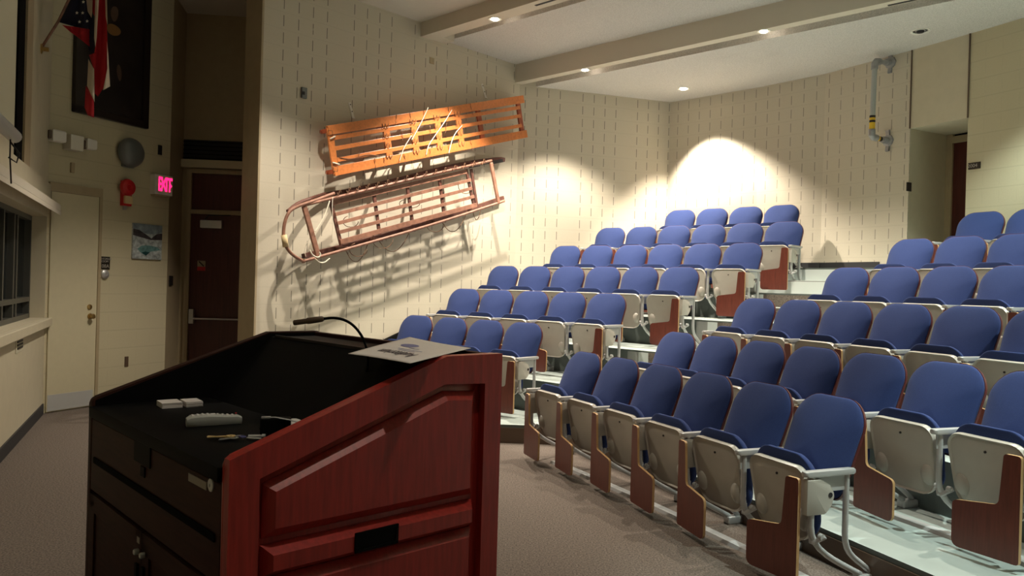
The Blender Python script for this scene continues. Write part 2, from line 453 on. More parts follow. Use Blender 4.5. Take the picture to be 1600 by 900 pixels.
for k in range(1, 7):
    fr, phe = tier_front(k)
    poly = list(fr)
    if k == 6:
        poly += [polar(Cc, W3R+1.1, phR_-.006), polar(Cc, W3R+1.1, phL_+.006), polar(Cc, W3R+.1, phL_+.006)]
    else: poly += outer
    poly += [p+Vector((.08, .08, 0)) for p in reversed(W3left[:-1])]
    if (fr[0]-W1.o).dot(W1.d) < s_b: poly.append(W1.p(s_b, 0, -.08))
    bm = bmesh.new(); za_, zb_ = (0 if k == 1 else tz(k-1)-.02), tz(k)
    lo = [bm.verts.new((p.x, p.y, za_)) for p in poly]; hi = [bm.verts.new((p.x, p.y, zb_)) for p in poly]
    for tri in tessellate_polygon([[Vector((p.x, p.y, 0)) for p in poly]]):
        bm.faces.new([hi[q] for q in tri]); bm.faces.new([lo[q] for q in tri])
    for q in range(len(poly)): r_ = (q+1) % len(poly); bm.faces.new((lo[q], lo[r_], hi[r_], hi[q])).material_index = 1
    struct(obj('floor_tier', bm, [M['tier'], M['riser']]))
# carpet / pale paint on the front of the lowest step, aisle half steps with runner
def aisle(k):
    fr, phe = tier_front(k)
    a = polar(Cl, Rl+k*DR-.45, phe)
    b = polar(Cc, Rc+k*DR-.4467, PHC[k]+.016) if k < 6 else polar(Cc, Rc+6*DR-.8767, .4723)
    return a, b
for k in range(2, 7):
    a, b = aisle(k); d = (b-a).normalized(); n = Vector((d.y, -d.x, 0))
    if n.dot(-a) < 0: n = -n
    z0, z1 = tz(k-1), (tz(k-1)+tz(k))/2; W = (b-a).length
    a2 = a-d*.0
    def ap(s, m_, z): q = a2+d*s+n*m_; return (q.x, q.y, z)
    bm = bmesh.new(); prism(bm, [ap(0, 0, z0), ap(W, 0, z0), ap(W, .31, z0), ap(0, .31, z0)], (0, 0, z1-z0), .006)
    st = struct(obj('floor_step', bm, [M['tier'], M['stepgrey']]))
    for f_ in st.data.polygons:
        if abs(f_.normal.z) < .7: f_.material_index = 1
    td = Vector((math.sin(phe), -math.cos(phe), 0)); tn = Vector((-math.cos(phe), -math.sin(phe), 0))
    def lowp(s_, m_, z): q = a+td*s_+tn*m_; return (q.x, q.y, z)
    def facep(name, f_, s0_, s1_, mo, za_, zb_, m_, t_):
        bm = bmesh.new(); prism(bm, [f_(s0_, mo, za_), f_(s1_, mo, za_), f_(s1_, mo+t_, za_), f_(s0_, mo+t_, za_)], (0, 0, zb_-za_)); obj(name, bm, m_, st)
    u0, u1 = tz(k-1)+.001, tz(k)-.02
    facep('step_edge', lowp, -.42, -.27, 0, u0, u1, M['stepgrey'], .006)
    facep('step_stripe', lowp, -.27, -.14, 0, u0, u1, M['tierlight'], .007)
    facep('step_carpet', lowp, -.14, .03, 0, u0, u1, M['carpet'], .009)
    facep('step_face', ap, 0, W, 0, z1, u1, M['tierlight' if k == 6 else 'carpet'], .009)
    facep('step_stripe', ap, 0.0, .12, .31, z0+.001, z1-.015, M['tierlight'], .007)
    facep('step_face', ap, .12, W, .31, z0+.001, z1-.015, M['tierlight' if k == 6 else 'carpet'], .009)
# rubber riser face of the lowest tier beside the carpet
a, b = aisle(1); fr1, _ = tier_front(1)
bm = bmesh.new()
for p, q in zip(fr1[:-2], fr1[1:-1]):
    d = (q-p).normalized(); n = Vector((d.y, -d.x, 0)); n = n if n.dot(-p) > 0 else -n
    prism(bm, [(p.x, p.y, 0), (q.x, q.y, 0), (q.x+n.x*.012, q.y+n.y*.012, 0), (p.x+n.x*.012, p.y+n.y*.012, 0)], (0, 0, tz(1)-.03))
struct(obj('baseboard_riser', bm, M['brown']))
# black stringer climbing along the sled wall
bm = bmesh.new()
sa, za = W1.hit(590, 534.5); sb, zb = W1.hit(706, 479.5); sl = (zb-za)/(sb-sa)
s0_ = sa-(za-.11)/sl; s1_ = min(s_b-.05, sb+.9)
prism(bm, [W1.p(s0_, 0, 0), W1.p(s1_, 0, 0), W1.p(s1_, za+(s1_-sa)*sl, 0), W1.p(s0_, .11, 0)], W1.n*.05)
struct(obj('baseboard_stair', bm, M['blackmatte']))
bm = bmesh.new()
for p, q in zip(W3left[:-2], W3left[1:-1]):
    d = (q-p).normalized(); n = Vector((-d.y, d.x, 0)); n = n if n.dot(-p) > 0 else -n
    prism(bm, [(p.x, p.y, tz(6)), (q.x, q.y, tz(6)), (q.x+n.x*.02, q.y+n.y*.02, tz(6)), (p.x+n.x*.02, p.y+n.y*.02, tz(6))], (0, 0, .12))
struct(obj('baseboard_back', bm, M['rubber']))

# ---------------------------------------------------------------- ceiling
bang = math.radians(-42.6)
bn = Vector((math.cos(bang), math.sin(bang), 0)); bs = Vector((-bn.y, bn.x, 0))    # bn: along the beams, bs: to the back
def cpt(s, n, z): q = W1.o+bs*s+bn*n; return Vector((q.x, q.y, z))
def cslab(name, s0, s1, n0, n1, z0, z1, m, st=True):
    bm = bmesh.new(); prism(bm, [cpt(s0, n0, z0), cpt(s1, n0, z0), cpt(s1, n1, z0), cpt(s0, n1, z0)], (0, 0, z1-z0))
    o = obj(name, bm, m); return struct(o) if st else o
ZC1, ZB1, ZC2, ZB2, ZC3 = 5.21, 5.01, 5.06, 4.77, 4.76
S1, S1a, S1b, S2, S2a, S2b = 2.31*K, 2.53*K, 2.76*K, 4.20*K, 4.34*K, 4.54*K
cslab('ceiling', -18, S1, -4.5, 22, ZC1, 5.4, M['ceil_smooth'])
cslab('ceiling', S1b, S2, -.8, 22, ZC2, 5.4, M['ceil'])
cslab('ceiling', S2b, 11, -1.5, 22, ZC3, 5.4, M['ceil'])
cslab('trim_6', S1, S1a, -.8, 22, ZB1, 5.4, M['beam'])
cslab('trim_7', S2, S2a, -.8, 22, ZB2, 5.4, M['beam'])
cslab('trim_8', S1a, S1b, -.8, .26, ZB1+.01, 5.4, M['beam'])
cslab('trim_9', S2a, S2b, -.8, .15, ZB2+.01, 5.4, M['beam'])
cslab('trim_10', S1a, S1b, .26, 22, 5.14, 5.4, M['beam'])
cslab('trim_11', S2a, S2b, .15, 22, 4.89, 5.4, M['beam'])
# thin dark air slots in the beam soffits
for (s, z, n0, n1) in ((S1+.085, ZB1, 2.1, 3.8), (S2+.085, ZB2, 5.6, 6.8)):
    bm = bmesh.new(); prism(bm, [cpt(s, n0, z-.004), cpt(s+.035, n0, z-.004), cpt(s+.035, n1, z-.004), cpt(s, n1, z-.004)], (0, 0, .004))
    v = tag(obj('air_slot', bm, M['grille']), 'thin dark linear air slot in the underside of the %s ceiling beam' % ('front' if z > 4.9 else 'rear'), 'air vent')

# ---------------------------------------------------------------- lights
M['bulb'] = mat('lamp_bulb', (1, .9, .75), .5, emit=(1, .86, .62), estr=22)
M['baffle'] = mat('white_trim_ring', (.75, .72, .66), .35)
def downlight(p, power, label, aim=None, r=.07, angle=100, blend=.5, lit=True, col=WARM, rad=.035, group=None, spill=None):
    t = thing('downlight', label, 'ceiling light', p, 0, group)
    bm = bmesh.new(); lathe(bm, [(r+.028, 0), (r+.026, -.008), (r, -.006), (r*.95, .0), (r*.7, .0), (r*.7, .004), (r+.028, .004), (r+.028, 0)])
    obj('trim_ring', bm, M['baffle'], t, 40)
    bm = bmesh.new(); lathe(bm, [(0, .0), (r*(.85 if lit else .55), -.001), (r*(.8 if lit else .5), -.012), (r*.45, -.020), (0, -.022)])
    obj('bulb', bm, M['bulb'] if lit else M['grille'], t, 40)
    if lit:
        l = bpy.data.lights.new('lamp_light', 'SPOT'); l.energy = power; l.color = col; l.spot_size = math.radians(angle); l.spot_blend = blend
        l.shadow_soft_size = rad
        o = bpy.data.objects.new('lamp_light', l); COL.objects.link(o); o.parent = t; o.location = (0, 0, -.06)
        if spill is not None:
            l2 = bpy.data.lights.new('added_slot_glow', 'POINT'); l2.energy = .35; l2.color = col; l2.shadow_soft_size = .02  # added point light imitates the lamp's glow on the slot wall
            o2 = bpy.data.objects.new('added_slot_glow', l2); COL.objects.link(o2); o2.parent = t; o2.location = bs*spill+Vector((0, 0, .02))
        if aim is not None: o.rotation_euler = (Vector(aim)-Vector(p)).to_track_quat('-Z', 'Y').to_euler()
    return t
def cl(s, n, z): return cpt(s*K, n*K, z)
LP = 400
downlight(cl(2.44, 1.35, ZB1), LP*1.8, 'lit recessed downlight in the front beam above the two sleds', r=.06, spill=.16)
downlight(cl(4.28, 1.40, ZB2), LP*1.4, 'lit recessed downlight in the rear beam, nearer the corner', r=.055, spill=.13)
downlight(cl(4.27, 4.10, ZB2), LP*.8, 'lit recessed downlight in the rear beam over the middle seats', r=.055, spill=.13)
downlight(cl(5.99, 2.02, ZC3), LP*2.2, 'lit round downlight in the rear ceiling near the back wall corner', rad=.03, blend=.5, angle=90, aim=cl(5.99, 2.02, ZC3)+Vector((.13, -.10, -1)))
downlight(cl(5.35, 5.54, ZC3), 0, 'unlit round ceiling downlight with a dark centre near the doorway', lit=False, r=.085)
# unseen lamps: beam rows continued, some read off light pools, others added as fill
off = 'unseen ceiling downlight assumed outside the view to light the hall'
for s, n, z, p, c_, an_ in ((-.15, 1.75, ZC1, 1.2, WARM, 100), (2.44, 4.05, ZB1, .95, WARM, 100), (2.44, 6.75, ZB1, .9, WARM, 100), (-.2, 8.4, ZC1, 1.5, COOL, 62), (-.3, 4.6, ZC1, .05, WARM, 100),  # last entry here is a weak fill lamp, added
                   (4.27, 6.9, ZB2, .7, COOL, 100), (2.44, 9.6, ZB1, 1.9, COOL, 100), (4.27, 9.8, ZB2, .9, COOL, 100), (-2.8, 7.4, ZC1, .30, WARM, 100)):  # last entry is an added fill lamp for the lectern side
    downlight(cl(s, n, z), LP*p, off, group='assumed downlights outside the view', col=c_, angle=an_)

# ---------------------------------------------------------------- auditorium chairs
def fillet(pts, rads, n=5):
    out = []; N = len(pts)
    for i, p in enumerate(pts):
        p = Vector(p); a = Vector(pts[i-1]); b = Vector(pts[(i+1) % N]); r = rads[i]
        if r <= 0: out.append(p.to_tuple()); continue
        da, db = (a-p).normalized(), (b-p).normalized()
        ang = da.angle(db); t = min(r/math.tan(ang/2), (a-p).length*.49, (b-p).length*.49)
        p0, p1 = p+da*t, p+db*t
        for k in range(n+1):
            q = k/n; out.append(((p0*(1-q)+p*q)*(1-q)+(p*(1-q)+p1*q)*q).to_tuple())
    return out
TB = math.radians(19); TP = math.radians(10)
def pl_back(x, y, z): return Vector((x, .278+z*math.sin(TB)+y*math.cos(TB), .446+z*math.cos(TB)-y*math.sin(TB)))
def pl_pan(x, y, z): return Vector((x, .13-z*math.sin(TP)+y*math.cos(TP), .212+z*math.cos(TP)+y*math.sin(TP)))
bm = bmesh.new(); pad(bm, rrect(.485, .526, .54, .155, .05, dome=.016), .10, .0, lambda x, y, z: pl_back(x, y*(1.35-.95*z/.54), z), p=2.4)
me_back = obj('backrest', bm, M['blue'], smooth=True)
bm = bmesh.new(); o_ = rrect(.49, .534, .553, .158, .06, dome=.016)
a = [bm.verts.new(pl_back(x, .0, z-.010)) for x, z in o_]; b = [bm.verts.new(pl_back(x, .016, z-.010)) for x, z in o_]
n = len(a); bm.faces.new(a)
for k in range(n): bm.faces.new((a[k], a[(k+1) % n], b[(k+1) % n], b[k]))
prev = b
for r, y in ((.97, .022), (.8, .032), (.4, .036)):
    c = [bm.verts.new(pl_back(x*r, y, (z-.28)*r+.268)) for x, z in o_]
    for k in range(n): bm.faces.new((prev[k], prev[(k+1) % n], c[(k+1) % n], c[k]))
    prev = c
bm.faces.new(prev)
me_shell = obj('back_shell', bm, M['shell'], smooth=40)
bm = bmesh.new(); po = rrect(.43, .462, .425, .08, .11)
pad(bm, po, .014, .03, pl_pan, p=6)
for sx_ in (-1, 1):
    v0 = bmesh.ops.create_uvsphere(bm, u_segments=14, v_segments=8, radius=1)['verts']
    for v in v0: v.co = pl_pan(sx_*.165+v.co.x*.048, -.006+v.co.y*.034, .13+v.co.z*.065)
rim_in = [(x*.94, .21+(z-.21)*.94) for x, z in po]
for (A_, B_, y0, y1) in ((po, rim_in, -.004, -.02),):
    n = len(A_)
    ra = [bm.verts.new(pl_pan(x, y0, z)) for x, z in A_]; rb = [bm.verts.new(pl_pan(x*.985, y1, .21+(z-.21)*.985)) for x, z in A_]; rc = [bm.verts.new(pl_pan(x, -.010, z)) for x, z in B_]
    for k in range(n):
        bm.faces.new((ra[k], ra[(k+1) % n], rb[(k+1) % n], rb[k])); bm.faces.new((rb[k], rb[(k+1) % n], rc[(k+1) % n], rc[k]))
me_pan = obj('seat_pan', bm, M['pan'], smooth=50)
bm = bmesh.new()
for x, z in ((0, .35),):
    lathe(bm, [(0, -.004), (.007, -.003), (.007, .004), (0, .004)], pl_pan(x, -.0155, z), pl_pan(0, -1, 0)-pl_pan(0, 0, 0), 8)
me_screw = obj('pan_screw', bm, M['iron'])
bm = bmesh.new(); pad(bm, rrect(.44, .474, .442, .12, .10, dome=.028), .012, .10, lambda x, y, z: pl_pan(x, y+.035, z+.012), p=2.8)
me_cush = obj('seat_cushion', bm, M['blue'], smooth=True)
bm = bmesh.new(); prism(bm, [(x, y, .600) for x, y in fillet([(-.024, -.012), (.024, -.012), (.024, .335), (-.024, .335)], [.02]*4, 4)], (0, 0, .027), .007)
me_arm = obj('armrest', bm, M['metal'], smooth=40)
def post(y0, zc, y1, z1):
    pts = [(0, y0, .603), (0, y0, .5), (0, y0, zc+.06)]
    for k in range(1, 9):
        t = k/8; p0, p1, p2, p3 = Vector((0, y0, zc+.06)), Vector((0, y0, zc-.07)), Vector((0, (y0+y1)/2+.0, z1+.09)), Vector((0, y1, z1))
        q = p0*(1-t)**3+p1*3*t*(1-t)**2+p2*3*t*t*(1-t)+p3*t**3; pts.append(q)
    return pts
bm = bmesh.new(); tube(bm, post(.048, .28, .40, .05), .0165, 10); tube(bm, post(.285, .22, .475, .05), .0165, 10)
box(bm, (0, .44, .025), (.06, .13, .05), None, .008)
box(bm, (0, .15, .555), (.006, .26, .08))
for sx_ in (-1, 1):
    bar(bm, (sx_*.0, .06, .25), (sx_*.05, .10, .295), .02, .028, (0, 1, 0), .003)
    lathe(bm, [(0, -.012), (.017, -.012), (.017, .012), (0, .012)], (sx_*.04, .085, .292), (1, 0, 0), 10)
me_std = obj('standard', bm, M['metal'], smooth=50)
bm = bmesh.new(); prism(bm, [(-.022, y, z) for y, z in fillet([(.0, .40), (.125, .402), (.165, .445), (.185, .50), (.15, .555), (.09, .585), (.0, .588)], [.01, .02, .02, .02, .03, .02, .005], 3)], (.044, 0, 0), .005)
me_hinge = obj('tablet_hinge', bm, M['pan'], smooth=40)
bm = bmesh.new()
for sx_ in (-1, 1): lathe(bm, [(0, .0), (.014, .0), (.014, .002), (0, .002)], (sx_*.022, .155, .50), (sx_, 0, 0), 12)
me_hole = obj('pivot_cap', bm, M['iron'])
def tablet_mesh(sgn):
    al = math.radians(8)
    outl = fillet([(0, .59), (0, .045), (.345, .045), (.345, .292), (.105, .325), (.085, .59)], [.02, .02, .045, .035, .035, .02], 5)
    bm = bmesh.new(); fr_ = []
    def pp(a_, z, y): return Vector((sgn*(a_*math.cos(al)-.02*0) + sgn*y*math.sin(al)*0, -.022-a_*math.sin(al)-y, z))
    a = [bm.verts.new(pp(x, z, .009)) for x, z in outl]; b = [bm.verts.new(pp(x, z, -.009)) for x, z in outl]; n = len(a)
    bm.faces.new(a); bm.faces.new(b)
    for k in range(n):
        f = bm.faces.new((a[k], a[(k+1) % n], b[(k+1) % n], b[k])); f.material_index = 1
    return obj('tablet_arm', bm, [M['lamin'], M['edge']])
me_tabR, me_tabL = tablet_mesh(1), tablet_mesh(-1)      # sgn = direction the lobe points in x
PROTO = {}
for k_, o in dict(back=me_back, shell=me_shell, pan=me_pan, screw=me_screw, cush=me_cush, arm=me_arm, std=me_std, hinge=me_hinge, hole=me_hole, tabR=me_tabR, tabL=me_tabL).items():
    PROTO[k_] = (o.name, o.data)
    bpy.data.objects.remove(o)
def cp_part(k_, parent, x=0, pname=None):
    nm, me = PROTO[k_]; o = bpy.data.objects.new(pname or nm, me); COL.objects.link(o); o.parent = parent; o.location = (x, 0, 0); return o
ORD = ['first', 'second', 'third', 'fourth', 'fifth', 'sixth', 'seventh', 'eighth', 'ninth', 'tenth', 'eleventh', 'twelfth']
def chair(c, R, ph, z, label, tab, both, group, sw=SW):
    p = polar(c, R, ph, z); t = thing('auditorium_chair', label, 'chair', p, ph-PI/2, group)
    cp_part('back', t); cp_part('shell', t); cu = cp_part('cush', t); pn = cp_part('pan', t); cp_part('screw', pn)
    t.scale.x = sw/SW*(1 if sw == SW else .99); h = SW/2
    sides = [-h] + ([h] if both else [])
    for x in sides: cp_part('arm', t, x); cp_part('std', t, x)
    if tab == 'R': cp_part('tabR', t, -h+.012)
    if tab == 'L': cp_part('tabL', t, h-.012)
    if tab:
        hg = cp_part('hinge', t, -h if tab == 'R' else h); cp_part('hole', hg)
    return t
def proj_u(p):
    d = p-Vector((0, 0, CAM_H)); return 800+CAM_F*d.dot(_r)/d.dot(_f)
# front row (own arc, matched to the photo)
S0 = .541; p0 = Vector((.165, 6.885, 0)); p6 = Vector((1.545, 3.955, 0)); ch = (p6-p0); R0 = Rc
mid = (p0+p6)/2; hh = math.sqrt(R0**2-(ch.length/2)**2); nn = Vector((ch.y, -ch.x, 0)).normalized()
if nn.x > 0: nn = -nn
C0 = mid+nn*hh
ph00 = math.atan2((p0-C0).y, (p0-C0).x)
for i in range(6):
    ph = ph00-(i+.5)*S0/R0
    lab = 'blue chair, %s, front row of the right block' % (['nearest the aisle steps', 'second from the aisle steps', 'third from the aisle steps', 'fourth from the aisle steps', 'second from the camera end', 'nearest the camera'][i])
    chair(C0, R0, ph, 0, lab, 'L' if i == 5 else 'R', i == 5, 'auditorium chairs of the right block', S0)
ROWW = ['front', 'second', 'third', 'fourth', 'fifth', 'back']
for k in range(1, 6):
    R = Rc+k*DR
    for i in range(14):
        ph = PHC[k]-(i+.5)*SW/R; p = polar(Cc, R, ph, tz(k)+.6)
        if proj_u(p) > 1660 and i > 0: break
        last = (k == 1 and i == 6)
        chair(Cc, R, ph, tz(k), 'blue chair, %s from the centre aisle, %s row of the right block' % (ORD[i], ROWW[k]), 'L' if last else 'R', last, 'auditorium chairs of the right block')
        if last: break
for k, i0 in ((1, 1), (2, 0), (3, -1), (4, -1), (5, -1), (6, 1)):
    R = Rl+k*DR
    for i in range(i0, 5):
        ph = PHL[k]-(i+.5)*SW/R; last = i == 4
        chair(Cl, R, ph, tz(k), 'blue chair, %s from the centre aisle, %s row of the left block' % (ORD[4-i], ROWW[k-1]),
              'L' if last else 'R', last, 'auditorium chairs of the left block')
# floor raceway strips in front of the two nearest rows
def strip(c, R, ph0, ph1, z, w, h, label):
    bm = bmesh.new(); n = 24
    pr = [[bm.verts.new(polar(c, R+o, ph0+(ph1-ph0)*k/n, z+zz)) for o, zz in ((0, 0), (.012, h), (w-.012, h), (w, 0))] for k in range(n+1)]
    for a, b in zip(pr, pr[1:]):
        for q in range(4): bm.faces.new((a[q], a[(q+1) % 4], b[(q+1) % 4], b[q]))
    bm.faces.new(pr[0]); bm.faces.new(pr[-1])
    return tag(obj('floor_raceway', bm, M['metal']), label, 'cable cover')
strip(C0, R0+.10, ph00-.01, ph00-6*S0/R0, .0, .085, .02, 'grey metal cable strip on the carpet under the front row')
strip(Cc, Rc+DR+.12, .462, .30, tz(1), .085, .02, 'grey metal cable strip on the step under the second row')
# ---------------------------------------------------------------- lectern
TH, LW, LD, Z1, Z2, FL = 2.325, 1.40, 1.028, 1.037, 1.296, .264
LO = Vector((-.031, 2.842, 0)); lw = Vector((math.cos(TH), math.sin(TH), 0)); ld = Vector((-math.sin(TH), math.cos(TH), 0))
SP = Plane(LO.x, LO.y, math.atan2(ld.y, ld.x), -1)        # near side panel plane, s = towards the operator
FPp = LO+ld*LD
FP = Plane(FPp.x, FPp.y, math.atan2(lw.y, lw.x), -1)      # operator side plane, s = away from the camera side
assert SP.n.dot(-lw) > .9 and FP.n.dot(ld) > .9
def lp(w, d, z): q = LO+lw*w+ld*d; return Vector((q.x, q.y, z))
lect = thing('lectern', 'mahogany lectern with sloped sides and black recessed desktop', 'lectern', lp(LW/2, LD/2, 0))
inv = Matrix.Translation(-lect.location)
def lpart(name, bm, m, parent=None, smooth=False):
    o = obj(name, bm, m, None, smooth); o.data.transform(inv); o.parent = parent or lect; return o
prof = [(0, 0), (LD, 0), (LD, Z1), (FL, Z2), (0, Z2)]
proff = fillet([(a, b) for a, b in prof], [0, 0, .03, .02, .012], 4)
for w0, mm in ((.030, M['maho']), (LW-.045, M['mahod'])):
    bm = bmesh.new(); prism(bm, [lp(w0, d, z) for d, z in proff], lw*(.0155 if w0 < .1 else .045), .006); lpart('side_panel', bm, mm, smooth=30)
# raised outer frame of the near side panel
inner = [SP.hit(*q) for q in ((405, 748), (695, 600), (757, 599), (744, 897))]
ia, ib, ic, idn = inner
zb_ = .10
inn = [(ia[0], zb_), (ia[0], ia[1]), (ib[0], ib[1]), (ic[0], ic[1]), (ic[0], zb_)]
out_ = [(LD, 0), (LD, Z1), (FL, Z2), (0, Z2), (0, 0)]
def ring(bm, outer_, inner_, w0, w1):
    """closed ring between two outlines with equal vertex counts; w0 back, w1 front (smaller = towards the viewer)"""
    n = len(outer_)
    A_ = [bm.verts.new(lp(w1, d, z)) for d, z in outer_]; B_ = [bm.verts.new(lp(w1, d, z)) for d, z in inner_]
    C_ = [bm.verts.new(lp(w0, d, z)) for d, z in outer_]; D_ = [bm.verts.new(lp(w0, d, z)) for d, z in inner_]
    for k in range(n):
        j = (k+1) % n
        bm.faces.new((A_[k], A_[j], B_[j], B_[k])); bm.faces.new((A_[k], C_[k], C_[j], A_[j])); bm.faces.new((B_[k], B_[j], D_[j], D_[k]))
    bmesh.ops.bevel(bm, geom=[e for e in bm.edges if all(abs((v.co-LO).dot(lw)-w1) < 1e-5 for v in e.verts) and len(e.link_faces) == 2 and e.calc_face_angle(0) > .5], offset=.016, segments=4, affect='EDGES', profile=.5)
bm = bmesh.new(); ring(bm, out_, inn, .031, -.004); lpart('panel_frame', bm, M['maho'], smooth=35)
def raised(bm, poly, base, h, bevw):
    """raised field with sloped borders: poly (d,z)"""
    n = len(poly); cx = sum(p[0] for p in poly)/n; cz = sum(p[1] for p in poly)/n
    def inset(dist):
        r = []
        for i, p in enumerate(poly):
            p = Vector(p); a = Vector(poly[i-1]); b = Vector(poly[(i+1) % n]); d1 = (p-a).normalized(); d2 = (b-p).normalized()
            n1 = Vector((-d1.y, d1.x)); n2 = Vector((-d2.y, d2.x)); c = Vector((cx, cz))
            if n1.dot(c-p) < 0: n1 = -n1
            if n2.dot(c-p) < 0: n2 = -n2
            m_ = (n1+n2); m_ = m_/m_.dot(n1); r.append(p+m_*dist)
        return r
    a = [bm.verts.new(lp(base, *p)) for p in poly]; s1 = [bm.verts.new(lp(base-.006, *p)) for p in poly]
    b = [bm.verts.new(lp(base-h, *p)) for p in inset(bevw)]
    for k in range(n):
        j = (k+1) % n; bm.faces.new((a[k], a[j], s1[j], s1[k])); bm.faces.new((s1[k], s1[j], b[j], b[k]))
    bm.faces.new(b); bm.faces.new(a)
up = [SP.hit(*q, -.012) for q in ((416, 759), (702, 613), (742, 612), (733, 786), (416, 827))]
zu = min(up[3][1], up[4][1]); zu = (up[3][1]+up[4][1])/2
m_sl = (ib[1]-ia[1])/(ib[0]-ia[0]); off_ = .030*math.sqrt(1+m_sl*m_sl)
up = [(ia[0]-.022, ia[1]-.022*m_sl-off_), (ia[0]+(ib[1]-.028-ia[1]+off_)/m_sl, ib[1]-.028), (ic[0]+.03, ic[1]-.028), (ic[0]+.03, zu), (ia[0]-.022, zu)]
bm = bmesh.new(); raised(bm, up, .030, .034, .030); lpart('raised_panel', bm, M['maho'])
zd1 = zu-.02; dz = [SP.hit(419, 891)[1], SP.hit(727, 838)[1]]; zd0 = sum(dz)/2
dr = [(ia[0]-.02, zd1), (ic[0]+.03, zd1), (ic[0]+.03, zd0), (ia[0]-.02, zd0)]
bm = bmesh.new(); raised(bm, dr, .030, .044, .024); drw = lpart('drawer', bm, M['maho'])
pu = [SP.hit(*q, .018) for q in ((555, 826), (622, 824), (622, 853), (555, 861))]
pd0, pd1 = (pu[0][0]+pu[3][0])/2, (pu[1][0]+pu[2][0])/2; pz = sum(p[1] for p in pu)/4; ph_ = .032
def pullframe(bm, a, b, z0, z1, w, t, wall_=.009):
    for (x0, x1, y0, y1) in ((a, b, z1-wall_, z1), (a, b, z0, z0+wall_), (a, a+math.copysign(wall_, b-a), z0, z1), (b-math.copysign(wall_, b-a), b, z0, z1)):
        prism(bm, [lp(w, x0, y0), lp(w, x1, y0), lp(w, x1, y1), lp(w, x0, y1)], -lw*t)
    prism(bm, [lp(w, a, z0), lp(w, b, z0), lp(w, b, z1), lp(w, a, z1)], -lw*.002)
bm = bmesh.new(); pullframe(bm, pd0, pd1, pz-ph_, pz+ph_, -.0145, .006); lpart('drawer_pull', bm, M['black'], drw)
low = [(ia[0]-.02, zd0-.004), (ic[0]+.03, zd0-.004), (ic[0]+.03, zb_+.03), (ia[0]-.02, zb_+.03)]
bm = bmesh.new(); raised(bm, low, .030, .034, .028); lpart('raised_panel', bm, M['maho'])
# black linings, worktop, slope, top shelf, audience-side panel
liningprof = [(.02, Z1-.3), (LD-.02, Z1-.3), (LD-.012, Z1-.006), (FL+.004, Z2-.006), (.02, Z2-.006)]
for w0 in (.045, LW-.049):
    bm = bmesh.new(); prism(bm, [lp(w0, d, z) for d, z in liningprof], lw*.004); lpart('lining', bm, M['blackmatte'])
bm = bmesh.new()
box_ = lambda bm, w0, w1, d0, d1, z0, z1, bev=0: prism(bm, [lp(w0, d0, z0), lp(w1, d0, z0), lp(w1, d1, z0), lp(w0, d1, z0)], (0, 0, z1-z0), bev)
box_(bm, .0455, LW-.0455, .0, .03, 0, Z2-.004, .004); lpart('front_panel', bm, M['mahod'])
WS = Z1-.028
bm = bmesh.new(); box_(bm, .049, LW-.049, .50, LD+.012, WS-.045, WS, .006); lpart('worktop', bm, M['black'], smooth=30)
ZS = Z2-.022
bm = bmesh.new(); box_(bm, .049, LW-.049, .03, FL, ZS-.03, ZS, .004); lpart('top_shelf', bm, M['black'])
bm = bmesh.new(); prism(bm, [lp(.049, FL, ZS-.002), lp(.049, .56, WS-.002), lp(.049, .56, WS-.03), lp(.049, FL, ZS-.03)], lw*(LW-.098)); lpart('slope_panel', bm, M['black'])
bm = bmesh.new(); box_(bm, .30, LW-.10, FL-.006, FL+.002, ZS-.002, ZS+.012, .002); lpart('shelf_lip', bm, M['iron'])
# operator side: carcass, drawer, doors
def fbox(bm, a, b, z0, z1, n0, n1, bev=0): pbox(bm, FP, a, b, z0, z1, n0, n1, bev)
bm = bmesh.new(); box_(bm, .0455, LW-.0455, .03, LD-.02, .0, WS-.046); lpart('carcass', bm, M['blackmatte'])
seamz = (FP.hit(130, 764)[1]+FP.hit(322, 898)[1])/2
g0, g1 = FP.hit(147, 722), FP.hit(336, 836)
gz = (g0[1]+g1[1])/2
a0, a1 = .05, LW-.05
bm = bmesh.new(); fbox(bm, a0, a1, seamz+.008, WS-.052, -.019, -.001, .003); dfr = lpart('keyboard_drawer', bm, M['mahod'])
bm = bmesh.new(); fbox(bm, min(g0[0], g1[0]), max(g0[0], g1[0]), gz-.013, gz+.013, -.001, .004, .003); lpart('finger_groove', bm, M['blackmatte'], dfr)
c0, c1 = FP.hit(211, 708), FP.hit(237, 708)
def fplate(name, u0, u1, vc, hz, m, parent, n0=-.001, n1=.004, bev=.0015):
    x0 = FP.hit(u0, vc)[0]; x1 = FP.hit(u1, vc)[0]; zc = FP.hit((u0+u1)/2, vc)[1]
    bm = bmesh.new(); fbox(bm, min(x0, x1), max(x0, x1), zc-hz, zc+hz, n0, n1, bev); return lpart(name, bm, m, parent)
fplate('lock_recess', 211, 236, 707, .042, M['black'], dfr)
fplate('catch', 221, 227, 737, .018, M['black'], dfr)
